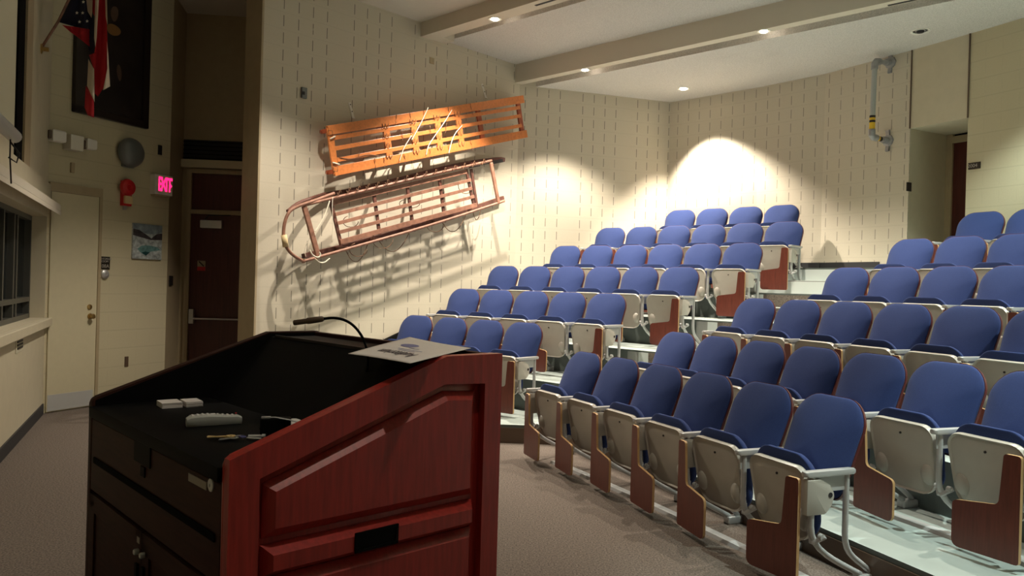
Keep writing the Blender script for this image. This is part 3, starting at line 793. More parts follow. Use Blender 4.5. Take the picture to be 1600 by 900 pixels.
# label tape follows the drawer horizontally
x0, z0_ = FP.hit(295, 744); x1, z1_ = FP.hit(323, 761); zc = (z0_+z1_)/2
bm = bmesh.new(); fbox(bm, x1, x0, zc-.012, zc+.012, -.001, .0015); lt = lpart('label_tape', bm, M['tape'], dfr)
bm = bmesh.new(); q = FP.hit(330, 758); lathe(bm, [(0, 0), (.019, 0), (.019, .004), (.014, .006), (.006, .006), (.004, .002), (0, .002)], FP.p(q[0], q[1], -.001), FP.n, 20); lpart('drawer_lock', bm, M['steel'], dfr, 40)
for (b0, b1, dd, uu, vv) in ((.5*(a0+a1)+.002, a1, 0, 203, 849), (a0, .5*(a0+a1)-.002, 1, 221, 862)):
    bm = bmesh.new(); fbox(bm, b0, b1, .10, seamz-.004, -.019, -.004, .003); dp = lpart('cabinet_door', bm, M['mahod'])
    bm = bmesh.new()
    for (p0, p1, q0_, q1_) in ((b0, b1, seamz-.075, seamz-.004), (b0, b1, .10, .17), (b0, b0+.07, .10, seamz-.004), (b1-.07, b1, .10, seamz-.004)): fbox(bm, p0, p1, q0_, q1_, -.004, .003, .002)
    lpart('door_frame_rail', bm, M['mahod'], dp)
    q = FP.hit(uu, vv); xk = (b0+.03 if dd == 0 else b1-.03)
    bm = bmesh.new(); lathe(bm, [(0, 0), (.011, 0), (.011, .012), (.008, .016), (0, .017)], FP.p(xk, q[1], .003), FP.n, 16); lpart('door_lock', bm, M['steel'], dp, 40)
    bm = bmesh.new(); fbox(bm, xk-.011, xk+.011, q[1]-.16, q[1]-.04, .003, .012, .003); lpart('door_pull', bm, M['black'], dp)
    if dd == 0:
        bm = bmesh.new(); fbox(bm, xk-.012, xk+.016, q[1]+.028, q[1]+.05, .003, .004); lpart('small_sticker', bm, M['tape'], dp)
bm = bmesh.new(); box_(bm, .02, LW-.02, .02, LD-.04, 0, .09); lpart('plinth', bm, M['blackmatte'])
bm = bmesh.new()

# things on the lectern -------------------------------------------------------
def onw(u, v, z=None): return atz(u, v, WS if z is None else z)
# two card stacks
for (c_, lab) in ((((242, 623.5), (274, 622.5), (287, 629), (258, 632)), 'left of two small white card stacks on the black desktop'),
                (((279, 622), (305, 621.5), (319, 627), (293, 630)), 'right of two small white card stacks on the black desktop')):
    ps = [atz(u, v, WS+.022) for u, v in c_]; cen = sum(ps, Vector())/4; cen.z = 0
    e1 = (ps[1]-ps[0]+ps[2]-ps[3]); e1.z = 0; e1.normalize(); e2 = Vector((-e1.y, e1.x, 0))
    L_, W_ = .088, .055
    dirw = e1; 
    if abs((ps[3]-ps[0]).dot(e2)) < .01: pass
    t = thing('card_stack', lab, 'card stack', (cen.x, cen.y, WS), math.atan2(e1.y, e1.x), 'card stacks on the lectern')
    wid = abs((ps[1]-ps[0]).length); dep = abs((ps[2]-ps[1]).dot(e2))
    for j in range(5):
        bm = bmesh.new(); box(bm, (random.uniform(-.001, .001), random.uniform(-.0015, .0015), .0022+j*.0044), (max(.05, wid), max(.06, min(.1, dep)), .0040), Matrix.Rotation(random.uniform(-.02, .02), 3, 'Z'))
        if j == 0: allbm = bm
        else:
            me = bpy.data.meshes.new('t'); bm.to_mesh(me); bm.free(); allbm.from_mesh(me); bpy.data.meshes.remove(me)
    obj('cards', allbm, M['paper'], t)
# remote control
pa, pb = onw(291, 660, WS+.015), onw(377, 655, WS+.015); ax = pb-pa; ax.z = 0; L_ = ax.length; ang_ = math.atan2(ax.y, ax.x); cen = (pa+pb)/2
rem = thing('remote_control', 'grey remote control with pale buttons on the black desktop', 'remote control', (cen.x, cen.y, WS), ang_)
bm = bmesh.new(); n = 14; rows_ = []
for i in range(n+1):
    t = i/n; x = (t-.5)*L_; w = .030*(.86+.14*math.cos((t-.1)*4.2)); h = .036+.004*math.sin(t*PI*1.6); b0 = .004+.006*math.sin(t*PI)**2 if False else .001+.005*(1-abs(2*t-1))*0
    if i in (0, n): w *= .8; h *= .8
    rows_.append([bm.verts.new((x, y, z)) for y, z in ((-w*.72, b0), (-w, h*.5), (-w*.93, h*.88), (-w*.7, h), (w*.7, h), (w*.93, h*.88), (w, h*.5), (w*.72, b0))])
for a, b in zip(rows_, rows_[1:]):
    for k in range(8): bm.faces.new((a[k], a[(k+1) % 8], b[(k+1) % 8], b[k]))
bm.faces.new(rows_[0]); bm.faces.new(rows_[-1]); obj('body', bm, M['remote'], rem, 35)
bm = bmesh.new()
for i in range(9):
    for j in (-1, 0, 1):
        if i == 4 and j: continue
        t = (i+1.2)/11; box(bm, ((t-.5)*L_, j*.011, .0365+.004*math.sin(t*PI*1.6)), (.008 if i != 4 else .018, .006 if i != 4 else .02, .005), None, .0015)
obj('buttons', bm, M['button'], rem)
bm = bmesh.new(); box(bm, (.40*L_, .004, .0385), (.007, .007, .004), None, .0015); obj('power_button', bm, M['red'], rem)
# key ring
kc = onw(366, 685, WS+.004)
keys = thing('key_ring', 'bunch of brass and silver keys with a blue fob on the desktop', 'keys', (kc.x, kc.y, WS+.003))
toc = Vector((math.cos(PI), 0, 0))
def key(name, ang, m, L_=.05, z=.003, off=(0, 0)):
    L_ *= 1.25
    bm = bmesh.new(); R_ = Matrix.Rotation(ang, 3, 'Z'); o = Vector((off[0], off[1], z))
    lathe(bm, [(.006, -.0015), (.016, -.0015), (.016, .0015), (.006, .0015), (.006, -.0015)], o+R_ @ Vector((.012, 0, 0)), (0, 0, 1), 14)
    c = R_ @ Vector((.024+L_/2, 0, 0)); box(bm, o+c, (L_, .009, .003), R_)
    for q in range(4): box(bm, o+R_ @ Vector((.035+q*.010, .0035, 0)), (.005, .003, .002), R_)
    obj(name, bm, m, keys)
key('brass_key', 3.05, M['gold'], .055, .004); key('brass_key', 3.3, M['gold'], .05, .007); key('brass_key', 3.55, M['gold'], .048, .010); key('steel_key', 3.95, M['steel'], .03, .006, (.012, -.004))
bm = bmesh.new(); pad(bm, rrect(.022, .026, .042, .011, .010), .004, .004, lambda x, y, z: Vector((.022+z*.6+x*.3, -.012+z*-.5+x*.8, .012+y))); obj('key_fob', bm, mat('fob_blue', (.06, .06, .20), .4), keys, True)
bm = bmesh.new(); lathe(bm, [(.004, 0), (.006, 0), (.006, .04), (.004, .042), (.008, .044), (.008, .055), (0, .056)], (.045, .006, .008), (1, .15, 0), 12); lathe(bm, [(0, 0), (.004, 0), (.004, .05), (0, .051)], (.045, -.008, .005), (1, -.1, 0), 10); obj('key_clip', bm, M['steel'], keys, 40)
bm = bmesh.new(); pts = [(.018+.014*math.cos(a), .014*math.sin(a), .009) for a in [i*2*PI/20 for i in range(21)]]; tube(bm, pts, .0012, 6); obj('split_ring', bm, M['steel'], keys, True)
# black box with silver clip and the white mouse
bc = onw(420, 684); bx = thing('microphone_pack', 'small black transmitter box with a silver clip beside the keys', 'transmitter', (bc.x, bc.y, WS+.001), .25)
bm = bmesh.new(); box(bm, (.02, .03, .031), (.10, .05, .062), None, .004); obj('body', bm, M['black'], bx)
bm = bmesh.new(); tube(bm, [(-.022, .02, .065), (.02, .012, .066), (.07, .0, .058), (.10, -.012, .05)], .005, 8, sy=.5); box(bm, (-.012, .02, .065), (.03, .02, .006), None, .001); obj('clip', bm, M['steel'], bx, 40)
mc = onw(458, 674); ms = thing('computer_mouse', 'white rounded mouse half hidden behind the red side panel', 'mouse', (mc.x, mc.y, WS), .5)
bm = bmesh.new(); v0 = bmesh.ops.create_uvsphere(bm, u_segments=20, v_segments=12, radius=1)['verts']
for v in v0: v.co = Vector((v.co.x*.05, v.co.y*.034, max(0, v.co.z)*.046))
obj('body', bm, M['white'], ms, True)
bm = bmesh.new(); tube(bm, [(-.045, 0, .006), (-.075, .015, .004), (-.10, .05, .003), (-.10, .09, .003)], .002, 6); obj('cable', bm, M['black'], ms, True)
# gooseneck microphone
Ym = 2.90
def ym(u, v, Y=Ym): r = ray(u, v); t = Y/r.y; return Vector((r.x*t, Y, CAM_H+r.z*t))
path = [ym(u, v) for u, v in ((562, 617), (566, 608), (571, 590), (574.5, 572), (575, 556), (572, 540), (566, 526), (557, 513), (546, 503.5), (533, 498), (519, 496.5), (506, 498))]
mic = thing('gooseneck_microphone', 'black gooseneck microphone arching over the lectern', 'microphone', path[0])
inv2 = Matrix.Translation(-path[0])
def mp(name, bm, m, smooth=True):
    o = obj(name, bm, m, None, smooth); o.data.transform(inv2); o.parent = mic; return o
def smoothp(pts, k=3):
    for _ in range(k):
        q = [pts[0]]
        for a, b in zip(pts, pts[1:]): q += [a*.75+b*.25, a*.25+b*.75]
        pts = q+[pts[-1]]
    return pts
bm = bmesh.new(); tube(bm, smoothp(path, 2), .0052, 8); mp('gooseneck', bm, M['black'])
bm = bmesh.new(); a, b = ym(506.5, 498), ym(458.5, 504.5)
tube(bm, [a, a+(b-a)*.06, a+(b-a)*.3, a+(b-a)*.55, a+(b-a)*.56, a+(b-a)*.97, b], .013, 14, rad=[.006, .011, .0125, .0125, .0105, .0105, .008]); mp('microphone_head', bm, M['brown'])
bm = bmesh.new(); lathe(bm, [(0, -.01), (.024, -.01), (.024, .004), (.012, .012), (.008, .03), (0, .03)], path[0], (0, 0, 1), 18); mp('base', bm, M['black'], 40)
bm = bmesh.new(); tube(bm, [path[0], path[1], path[2]], .0064, 8); mp('steel_sleeve', bm, M['steel'])
# the printed sheet
zp = ZS+.012
sh = [(544, 552.5), (640, 526), (736, 543.5), (641, 567.5)]
P4 = [atz(544, 552.5, Z2-.004), atz(640, 526, Z2+.02), atz(736, 543.5, Z2+.006), atz(641, 567.5, Z2-.002)]
pc_ = sum(P4, Vector())/4
sheet = thing('printed_sign', 'curled grey printed sheet lying on the lectern top shelf', 'sign', (pc_.x, pc_.y, ZS))
def sheetp(a, b, dz=0):
    p = (P4[0]*(1-a)+P4[3]*a)*(1-b)+(P4[1]*(1-a)+P4[2]*a)*b
    p = p+Vector((0, 0, .004*math.sin(b*PI*1.3+.6)*math.sin(a*PI*.9+.2)+dz)); return p
bm = bmesh.new(); NX = 16
g = [[bm.verts.new(sheetp(i/NX, j/NX)-sheet.location) for j in range(NX+1)] for i in range(NX+1)]
gl = [[bm.verts.new(sheetp(i/NX, j/NX, -.0016)-sheet.location) for j in range(NX+1)] for i in range(NX+1)]
for i in range(NX):
    for j in range(NX):
        bm.faces.new((g[i][j], g[i+1][j], g[i+1][j+1], g[i][j+1])); bm.faces.new((gl[i][j], gl[i][j+1], gl[i+1][j+1], gl[i+1][j]))
for k in range(NX):
    for A_, B_ in ((g[0], gl[0]), (g[NX], gl[NX])): bm.faces.new((A_[k], A_[k+1], B_[k+1], B_[k]))
    for j in (0, NX): bm.faces.new((g[k][j], g[k+1][j], gl[k+1][j], gl[k][j]))
obj('sheet', bm, M['paper'], sheet, True)
def sheet_text(s, size, a0, b0, m, bold=False):
    """text rotated by half a turn, wrapped on the sheet; a = across, b = away"""
    o = text_obj('lettering', s, 1.0, m, sheet, Matrix.Identity(4), 0, bold); me = o.data
    bm = bmesh.new(); bm.from_mesh(me)
    bmesh.ops.subdivide_edges(bm, edges=[e for e in bm.edges if e.calc_length() > .5], cuts=2)
    for v in bm.verts:
        b = b0 + 0; x, y = v.co.x*size*.9, v.co.y*size*1.7
        v.co = sheetp(min(.99, max(.01, a0-x)), min(.99, max(.01, b0-y)), .0012)-sheet.location
    bm.to_mesh(me); bm.free()
sheet_text('Auditorium', .135, .52, .24, M['ink'], True)
for (b_, a_0, a_1) in ((.36, .42, .68), (.42, .36, .74), (.50, .46, .62)):
    sb_ = bmesh.new(); v4 = [sb_.verts.new(sheetp(a_, bb, .0012)-sheet.location) for a_, bb in ((a_0, b_), (a_1, b_), (a_1, b_+.018), (a_0, b_+.018))]; sb_.faces.new(v4); obj('faint_print', sb_, M['inkblue'], sheet)
v_ = bmesh.new(); cs = [v_.verts.new(sheetp(.36+.13*math.cos(t), .62+.09*math.sin(t), .0012)-sheet.location) for t in [k*2*PI/20 for k in range(20)]]; v_.faces.new(cs); obj('printed_seal', v_, M['inkblue'], sheet)
# ---------------------------------------------------------------- the two sleds on the wall
def wp(u, v, n): return W1.at(u, v, n)
def lerp(a, b, t): return (a[0]+(b[0]-a[0])*t, a[1]+(b[1]-a[1])*t)
def sled_part(par, name, bm, m, smooth=False):
    o = obj(name, bm, m, None, smooth); o.data.transform(Matrix.Translation(-par.location)); o.parent = par; return o
N1 = W1.n
def split_parts(par, name, bm, m):
    """every loose piece of bm becomes a part of its own"""
    seen = set()
    for v in list(bm.verts):
        if v in seen: continue
        st = [v]; isl = set([v])
        while st:
            a = st.pop()
            for e in a.link_edges:
                b = e.other_vert(a)
                if b not in isl: isl.add(b); st.append(b)
        seen |= isl
        nb = bmesh.new(); mp_ = {w: nb.verts.new(w.co) for w in isl}
        for f in {f for w in isl for f in w.link_faces}: nb.faces.new([mp_[w] for w in f.verts])
        sled_part(par, name, nb, m, True)
    bm.free()
s1 = thing('wooden_sled', 'varnished orange flat wooden sled hung on the block wall, the upper one', 'sled', wp(665, 240, .06))
n1 = .27
def b1(bm, a, b, w, t, n=n1, bev=.003): bar(bm, wp(*a, n), wp(*b, n), w, t, N1, bev)
tl, tr_, bl, br = (512, 204), (817, 155), (521, 268), (822, 209)
for a, b in ((tl, tr_), (bl, br)):
    bm = bmesh.new(); b1(bm, a, b, .115, .05); sled_part(s1, 'rail', bm, M['orange'])
crosses = [((514, 200), (525, 272)), ((602, 194), (609, 250)), ((645, 187), (651, 243)), ((682, 180), (688, 236)), ((714, 175), (722, 230)), ((746, 170), (755, 224)), ((808, 153), (816, 210))]
for i, (a, b) in enumerate(crosses):
    bm = bmesh.new(); b1(bm, a, b, .10 if i in (1, 2, 3, 4) else .085, .03, n1+.001 if i in (0, 1, 2, 3, 4) else n1-.01); sled_part(s1, 'crossbar', bm, M['orange' if i < 5 else 'orange2'])
for (a, b) in (((520, 216), (812, 168)), ((524, 232), (813, 181)), ((527, 250), (815, 196))):
    bm = bmesh.new(); b1(bm, a, b, .052, .018, n1+.008); sled_part(s1, 'slat', bm, M['orange'])
# runners near the wall, stanchions and curled nose
for (a, b, yo) in ((tl, tr_, 0), (bl, br, 0)):
    bm = bmesh.new(); p0_, p1_ = wp(*a, n1), wp(*b, n1)
    pts = [Vector(p1_)-N1*(n1-.05), Vector(lerp3) if False else p0_+(p1_-p0_)*.18-N1*(n1-.05)]
    pts += [p0_+(p1_-p0_)*.08-N1*(n1-.07), p0_+(p1_-p0_)*.0-N1*(n1-.13), p0_-(p1_-p0_)*.012-N1*.05, p0_]
    for q, r in zip(pts, pts[1:]): bar(bm, q, r, .05, .035, N1 if abs((r-q).normalized().dot(N1)) < .9 else (0, 0, 1))
    sled_part(s1, 'runner', bm, M['orange2'])
for i, (a, b) in enumerate(crosses[1:]):
    for e in (0, 1):
        p = wp(*(a if e == 0 else b), n1-.03); q = wp(*(a if e == 0 else b), n1-.03)-N1*(n1-.09)
        bm = bmesh.new(); bar(bm, p, q, .035, .05, (0, 0, 1), .003); sled_part(s1, 'stanchion', bm, M['orange2'])
bm = bmesh.new()
for (x, y) in ((516, 208), (524, 264)):
    c = wp(x, y, n1+.024); sz = .03
    for dx, dz in ((-1, 0), (1, 0)): bar(bm, c+W1.d*dx*sz+Vector((0, 0, -sz)), c+W1.d*dx*sz+Vector((0, 0, sz)), .006, .003, N1)
    for dz in (-1, 1): bar(bm, c-W1.d*sz+Vector((0, 0, dz*sz)), c+W1.d*sz+Vector((0, 0, dz*sz)), .006, .003, N1)
for (a, b) in crosses[1:5]:
    for t in (.06, .32, .58, .9):
        x, y = lerp(a, b, t)
        pts = [wp(x-5+10*q/8, y-4+8*abs(math.sin(q*PI/4)), n1+.03) for q in range(9)]; tube(bm, pts, .004, 5)
split_parts(s1, 'lashing', bm, M['cord'])
bm = bmesh.new(); rr = random.Random(3)
for (x, y) in ((620, 186), (640, 184), (662, 180), (700, 174), (735, 170), (585, 255), (600, 254), (672, 240), (700, 234), (632, 248), (560, 236), (735, 226), (672, 205), (698, 200), (628, 212)):
    k_ = rr.uniform(-.5, .5); pts = [wp(x+rr.uniform(-1, 1)+q*1.0*k_, y-8+q*2.2, n1+.028+.006*math.sin(q)) for q in range(9)]; tube(bm, pts, .0035, 5)
pts = [wp(530+i*8, 246+3*math.sin(i*.8)-i*.2, n1+.02) for i in range(9)]; tube(bm, pts, .006, 5)
split_parts(s1, 'leather_thong', bm, M['cord'])
bm = bmesh.new()
for pth in (((669, 168), (657, 194), (643, 219)), ((706, 172), (694, 192), (676, 217), (668, 230), (666, 242)), ((722, 196), (708, 212), (701, 240)), ((643, 212), (630, 232), (624, 252))):
    tube(bm, smoothp([wp(*q, n1+.035) for q in pth], 2), .0055, 6)
for q0, q1 in (((516, 217), (524, 213)), ((520, 254), (530, 257))): tube(bm, [wp(*q0, n1+.03), wp(*q1, n1+.03)], .01, 6)
split_parts(s1, 'rope', bm, M['rope'])

s2 = thing('wooden_sled', 'old dark wooden dog sled with a bent front bow hung below the orange one', 'sled', wp(620, 340, .06))
n2 = .36
def tb2(bm, pix, r, n=n2, seg=8, rad=None, sm=2, sy=1): tube(bm, smoothp([wp(q[0], q[1], q[2] if len(q) > 2 else n) for q in pix], sm) if sm else [wp(q[0], q[1], q[2] if len(q) > 2 else n) for q in pix], r, seg, sy=sy)
bm = bmesh.new(); tb2(bm, ((474, 321), (560, 300), (660, 276), (768, 251)), .019); sled_part(s2, 'rail', bm, M['oldwood'], True)
bm = bmesh.new(); tb2(bm, ((472, 409), (560, 384), (680, 350), (788, 314)), .019); sled_part(s2, 'rail', bm, M['oldwood'], True)
# front bow
bm = bmesh.new(); tb2(bm, ((522, 302, n2-.05), (490, 314, n2), (462, 323, n2+.04), (450, 332, n2+.05), (444, 350, n2+.05), (442.5, 368, n2+.05), (446, 385, n2+.05), (457, 399, n2+.03), (476, 409, n2)), .02); sled_part(s2, 'front_bow', bm, M['oldwood'], True)
bm = bmesh.new(); tb2(bm, ((508, 303, .08), (486, 310, .12), (464, 318, .22), (450, 330, n2+.02)), .024); sled_part(s2, 'runner_tip', bm, M['oldwood2'], True)
bm = bmesh.new(); tube(bm, [wp(443.5, 367, n2+.05), wp(446.5, 386, n2+.05)], .034, 10); sled_part(s2, 'rawhide_wrap', bm, M['hide'], True)
for a, b, r in (((475, 322), (497, 400), .032), ((767, 254), (779, 318), .028)):
    bm = bmesh.new(); bar(bm, wp(*a, n2), wp(*b, n2), r*2, .035, N1, .008); sled_part(s2, 'crossbar', bm, M['oldwood'])
sl2 = [((519, 317), (729, 268)), ((524, 335), (736, 281)), ((527, 349), (738, 294)), ((530, 363), (741, 307)), ((532, 378), (745, 320))]
for i, (a, b) in enumerate(sl2):
    bm = bmesh.new(); bar(bm, wp(*a, n2-.03), wp(*b, n2-.03), .062 if i in (0, 4) else .045, .014, N1, .002); sled_part(s2, 'slat', bm, M['oldwood'])
for (a, b) in (((516, 312), (533, 383)), ((584, 302), (593, 366)), ((636, 289), (645, 352)), ((686, 276), (694, 338)), ((728, 264), (741, 324)), ((736, 264), (745, 322))):
    bm = bmesh.new(); bar(bm, wp(*a, n2-.05), wp(*b, n2-.05), .045, .025, N1, .003); sled_part(s2, 'cross_member', bm, M['oldwood2'])
# runners against the wall
bm = bmesh.new(); pts = smoothp([wp(506, 305, .06), wp(560, 296, .07), wp(640, 276, .07), wp(720, 256, .07), wp(778, 248, .07), wp(788, 250, .10)], 2)
for q, r in zip(pts, pts[1:]): bar(bm, q, r, .06, .05, N1)
sled_part(s2, 'runner', bm, M['oldwood2'])
bm = bmesh.new(); pts = smoothp([wp(474, 400, .16), wp(490, 396, .09), (wp(540, 384, .07)), wp(620, 362, .07), wp(700, 338, .07), wp(786, 309, .07)], 2)
for q, r in zip(pts, pts[1:]): bar(bm, q, r, .055, .05, N1)
sled_part(s2, 'runner', bm, M['oldwood2'])
for (x, y) in ((543, 388), (597, 374), (648, 359), (696, 345), (560, 299), (612, 287), (664, 274), (715, 262), (752, 255)):
    bm = bmesh.new(); bar(bm, wp(x, y, n2-.01), wp(x, y, n2)-N1*(n2-.08), .035, .045, (0, 0, 1), .004); sled_part(s2, 'stanchion', bm, M['oldwood2'])
bm = bmesh.new()
for x in range(530, 770, 15):
    y = 303-(x-530)*.213-2; pts = [wp(x-3+6*q/6, y+5*math.sin(q*PI/3), n2+.026) for q in range(7)]; tube(bm, pts, .005, 5)
for (x, y, w, h) in ((548, 346, 12, 10), (640, 318, 16, 8), (728, 290, 12, 14), (560, 390, 14, 12), (598, 374, 16, 16), (680, 350, 14, 14)):
    pts = [wp(x+w*math.cos(a), y+h*math.sin(a)*.9, n2-.06-.03*math.sin(a)) for a in [i*PI/8 for i in range(0, 12)]]; tube(bm, pts, .005, 5)
for (x0, y0, x1, y1, sag) in ((590, 372, 640, 362, 26), (540, 390, 575, 380, 24), (690, 345, 730, 330, 24), (738, 325, 752, 322, 20)):
    pts = [wp(x0+(x1-x0)*t, y0+(y1-y0)*t+sag*4*t*(1-t), .14) for t in [i/12 for i in range(13)]]; tube(bm, pts, .0055, 5)
split_parts(s2, 'lashing', bm, M['cord'])
bm = bmesh.new(); tb2(bm, ((515, 314), (509, 333), (500, 350), (492, 362)), .008, n2+.04); tb2(bm, ((492, 362), (480, 378), (475, 392), (478, 401)), .004, n2-.02)
tb2(bm, ((484, 391), (489, 400), (498, 403), (501, 398), (499, 394)), .009, n2+.05); tb2(bm, ((492, 404), (498, 410), (507, 411), (515, 404)), .009, n2+.02); tb2(bm, ((520, 308), (519, 322), (520, 345), (519, 378)), .004, n2+.03)
split_parts(s2, 'rope', bm, M['rope'])
bm = bmesh.new()
for (x, y) in ((755, 254), (775, 252), (739, 258)): bar(bm, wp(x-6, y+2, .1), wp(x+10, y-1, .12), .05, .03, N1)
sled_part(s2, 'iron_fitting', bm, M['iron'])
# wall brackets of the upper sled
for (u0, v0, u1, v1, lab) in ((546, 160, 552, 184, 'small white steel hanging strap above the left end of the orange sled'), (753, 131, 759, 152, 'small white steel hanging strap above the right end of the orange sled')):
    t = thing('hanging_strap', lab, 'bracket', wp(u0, v0, 0), 0, None)
    bm = bmesh.new(); bar(bm, wp(u0, v0, .006), wp(u1, v1, .006), .035, .006, N1)
    bar(bm, wp(u1, v1, .008), wp(u1+1, v1+1, n1+.02), .035, .006, (0, 0, 1)); sled_part(t, 'strap', bm, M['white'])
    bm = bmesh.new()
    for q in (.15, .6): x, y = lerp((u0, v0), (u1, v1), q); lathe(bm, [(0, .012), (.008, .012), (.008, .008), (0, .008)], wp(x, y, 0), N1, 8)
    sled_part(t, 'screw', bm, M['iron'])
# small plates on the sled wall
def plate(name, label, cat, pl, u0, v0, u1, v1, m, th=.012, bev=.003, n=0):
    a = pl.hit(u0, (v0+v1)/2, n); b = pl.hit(u1, (v0+v1)/2, n); c = pl.hit((u0+u1)/2, v0, n); d = pl.hit((u0+u1)/2, v1, n)
    bm = bmesh.new(); pbox(bm, pl, min(a[0], b[0]), max(a[0], b[0]), d[1], c[1], n-.001 if n else 0.0, n+th, bev)
    o = obj(name, bm, m); cen = pl.p((a[0]+b[0])/2, (c[1]+d[1])/2, n)
    o.data.transform(Matrix.Translation(-cen)); o.location = cen
    return tag(o, label, cat) if label else o, (min(a[0], b[0]), max(a[0], b[0]), d[1], c[1])
def child_at(o, par):
    o.parent = par; o.matrix_parent_inverse = Matrix.Identity(4); o.location = o.location-par.location; return o
o, r = plate('wall_box', 'small grey wall box with a dark key hole high on the sled wall', 'wall box', W1, 470, 137, 478, 154, M['bell'], .03)
k_, _ = plate('key_hole', None, None, W1, 472.5, 143, 476, 148, M['iron'], .006, 0, .03); child_at(k_, o)
plate('blank_plate', 'tiny blank cover plate near the front ceiling beam on the sled wall', 'cover plate', W1, 671, 90, 678, 100, M['tan'], .008)

# ---------------------------------------------------------------- left side wall
# door
dt = L1.hit(112, 303)[1]; z_d = dt
s0d, s1d = .03, L1.hit(149, 480)[0]
door = struct(thing('door_1', None, None, L1.p((s0d+s1d)/2, 0, 0)))
def wpart(par, name, bm, m, smooth=False):
    o = obj(name, bm, m, None, smooth); o.data.transform(Matrix.Translation(-par.location)); o.parent = par; return o
bm = bmesh.new(); pbox(bm, L1, s0d, s1d, .012, z_d, .0, .018, .003); wpart(door, 'door_leaf', bm, M['creamdoor'])
bm = bmesh.new(); fw = L1.hit(153.5, 480)[0]-s1d
pbox(bm, L1, s1d, s1d+fw, 0, z_d+.10, 0, .03, .004); pbox(bm, L1, s0d-.03, s1d, z_d, z_d+.10, 0, .03, .004); wpart(door, 'door_frame', bm, M['tan'])
bm = bmesh.new(); pbox(bm, L1, s0d+.01, s1d-.02, .02, .20, .018, .021); wpart(door, 'kick_plate', bm, M['metal'])
q = L1.hit(139, 494); bm = bmesh.new(); lathe(bm, [(0, 0), (.035, 0), (.033, .008), (.012, .012), (.012, .03), (.028, .042), (.03, .055), (.02, .068), (0, .07)], L1.p(q[0], q[1], .018), L1.n, 20); wpart(door, 'door_knob', bm, M['brass'], 40)
q = L1.hit(138, 479.5); bm = bmesh.new(); lathe(bm, [(0, 0), (.03, 0), (.028, .012), (.01, .016), (0, .016)], L1.p(q[0], q[1], .018), L1.n, 20); wpart(door, 'dead_bolt', bm, M['brass'], 40)
# black room sign and round lock below it
o, r = plate('room_sign', 'black room sign with pale lettering beside the cream door', 'sign', L1, 154.5, 401, 171, 421, M['signblk'], .008, .001)
def l1text(s, u, v, size, par, m, n, squash=1):
    q = L1.hit(u, v, n); mx = basis(L1.p(q[0], q[1], n)-par.location, L1.d*squash, Vector((0, 0, 1)), L1.n)
    return text_obj('lettering', s, size, m, par, mx, .001)
for (s_, v, sz) in (('AUDITORIUM', 404.5, .032), ('ROOM', 408.5, .036), ('108A', 416, .06)): l1text(s_, 163, v, sz, o, M['signtxt'], .009)
t = thing('key_switch', 'round chrome key switch below the black room sign', 'lock', L1.at(163, 428.5))
bm = bmesh.new(); lathe(bm, [(0, 0), (.055, 0), (.052, .02), (.03, .035), (.018, .036), (.015, .03), (0, .03)], L1.at(163, 428.5), L1.n, 22); wpart(t, 'body', bm, M['steel'], 40)
# fire horn
t = thing('fire_alarm', 'red wall fire alarm horn with a clear strobe', 'fire alarm', L1.at(197, 302))
a, b = L1.hit(188, 300)[0], L1.hit(202, 300)[0]; zt_, zb2 = L1.hit(195, 283)[1], L1.hit(195, 322)[1]
bm = bmesh.new(); pbox(bm, L1, a, b, zb2, zt_, 0, .045, .006); wpart(t, 'back_box', bm, M['red'])
bm = bmesh.new(); q = L1.hit(198, 293, .045); lathe(bm, [(0, 0), (.10, 0), (.105, .02), (.09, .045), (.04, .055), (.03, .04), (0, .04)], L1.p(q[0], q[1], .045), L1.n, 22); wpart(t, 'horn', bm, M['red'], 40)
bm = bmesh.new(); q = L1.hit(199, 312, .05); pbox(bm, L1, q[0]-.05, q[0]+.05, q[1]-.05, q[1]+.045, .045, .08, .01); wpart(t, 'strobe', bm, M['hide'])
bm = bmesh.new(); q = L1.hit(193, 324, 0); pbox(bm, L1, q[0]-.012, q[0]+.02, q[1]-.03, q[1]+.02, 0, .03); wpart(t, 'conduit', bm, M['steel'])
# exit sign
t = thing('exit_sign', 'lit red EXIT sign in a pale housing on the left wall', 'exit sign', L1.at(250, 288))
sa_, sb2 = L1.hit(232, 290, 0)[0], L1.hit(259, 290, .0)[0]; ez1, ez0 = L1.hit(248, 274)[1], L1.hit(248, 305)[1]
bm = bmesh.new(); pbox(bm, L1, sa_+.02, E1s-.03, ez0, ez1, 0, .085, .006); wpart(t, 'housing', bm, M['white'])
bm = bmesh.new(); pbox(bm, L1, sa_+.04, E1s-.05, ez0-.02, ez0, 0, .07, .004); wpart(t, 'base_rail', bm, M['tan'])
mid_ = (sa_+E1s)/2+.015; wd = (E1s-sa_)*.60
for i, chh in enumerate('EXIT'):
    xc = mid_+(i-1.5)*wd/4
    text_obj('letter', chh, (ez1-ez0)*.98, M['exitred'], t, basis(L1.p(xc, (ez0+ez1)/2, .0865)-t.location, L1.d*.56, Vector((0, 0, 1)), L1.n), .001, True)
bm = bmesh.new(); xx = E1s-.072; hh_ = (ez0+ez1)/2
prism(bm, [L1.p(xx-.01, hh_-.05, .086), L1.p(xx+.035, hh_, .086), L1.p(xx-.01, hh_+.05, .086)], L1.n*.002); wpart(t, 'arrow', bm, M['exitred'])
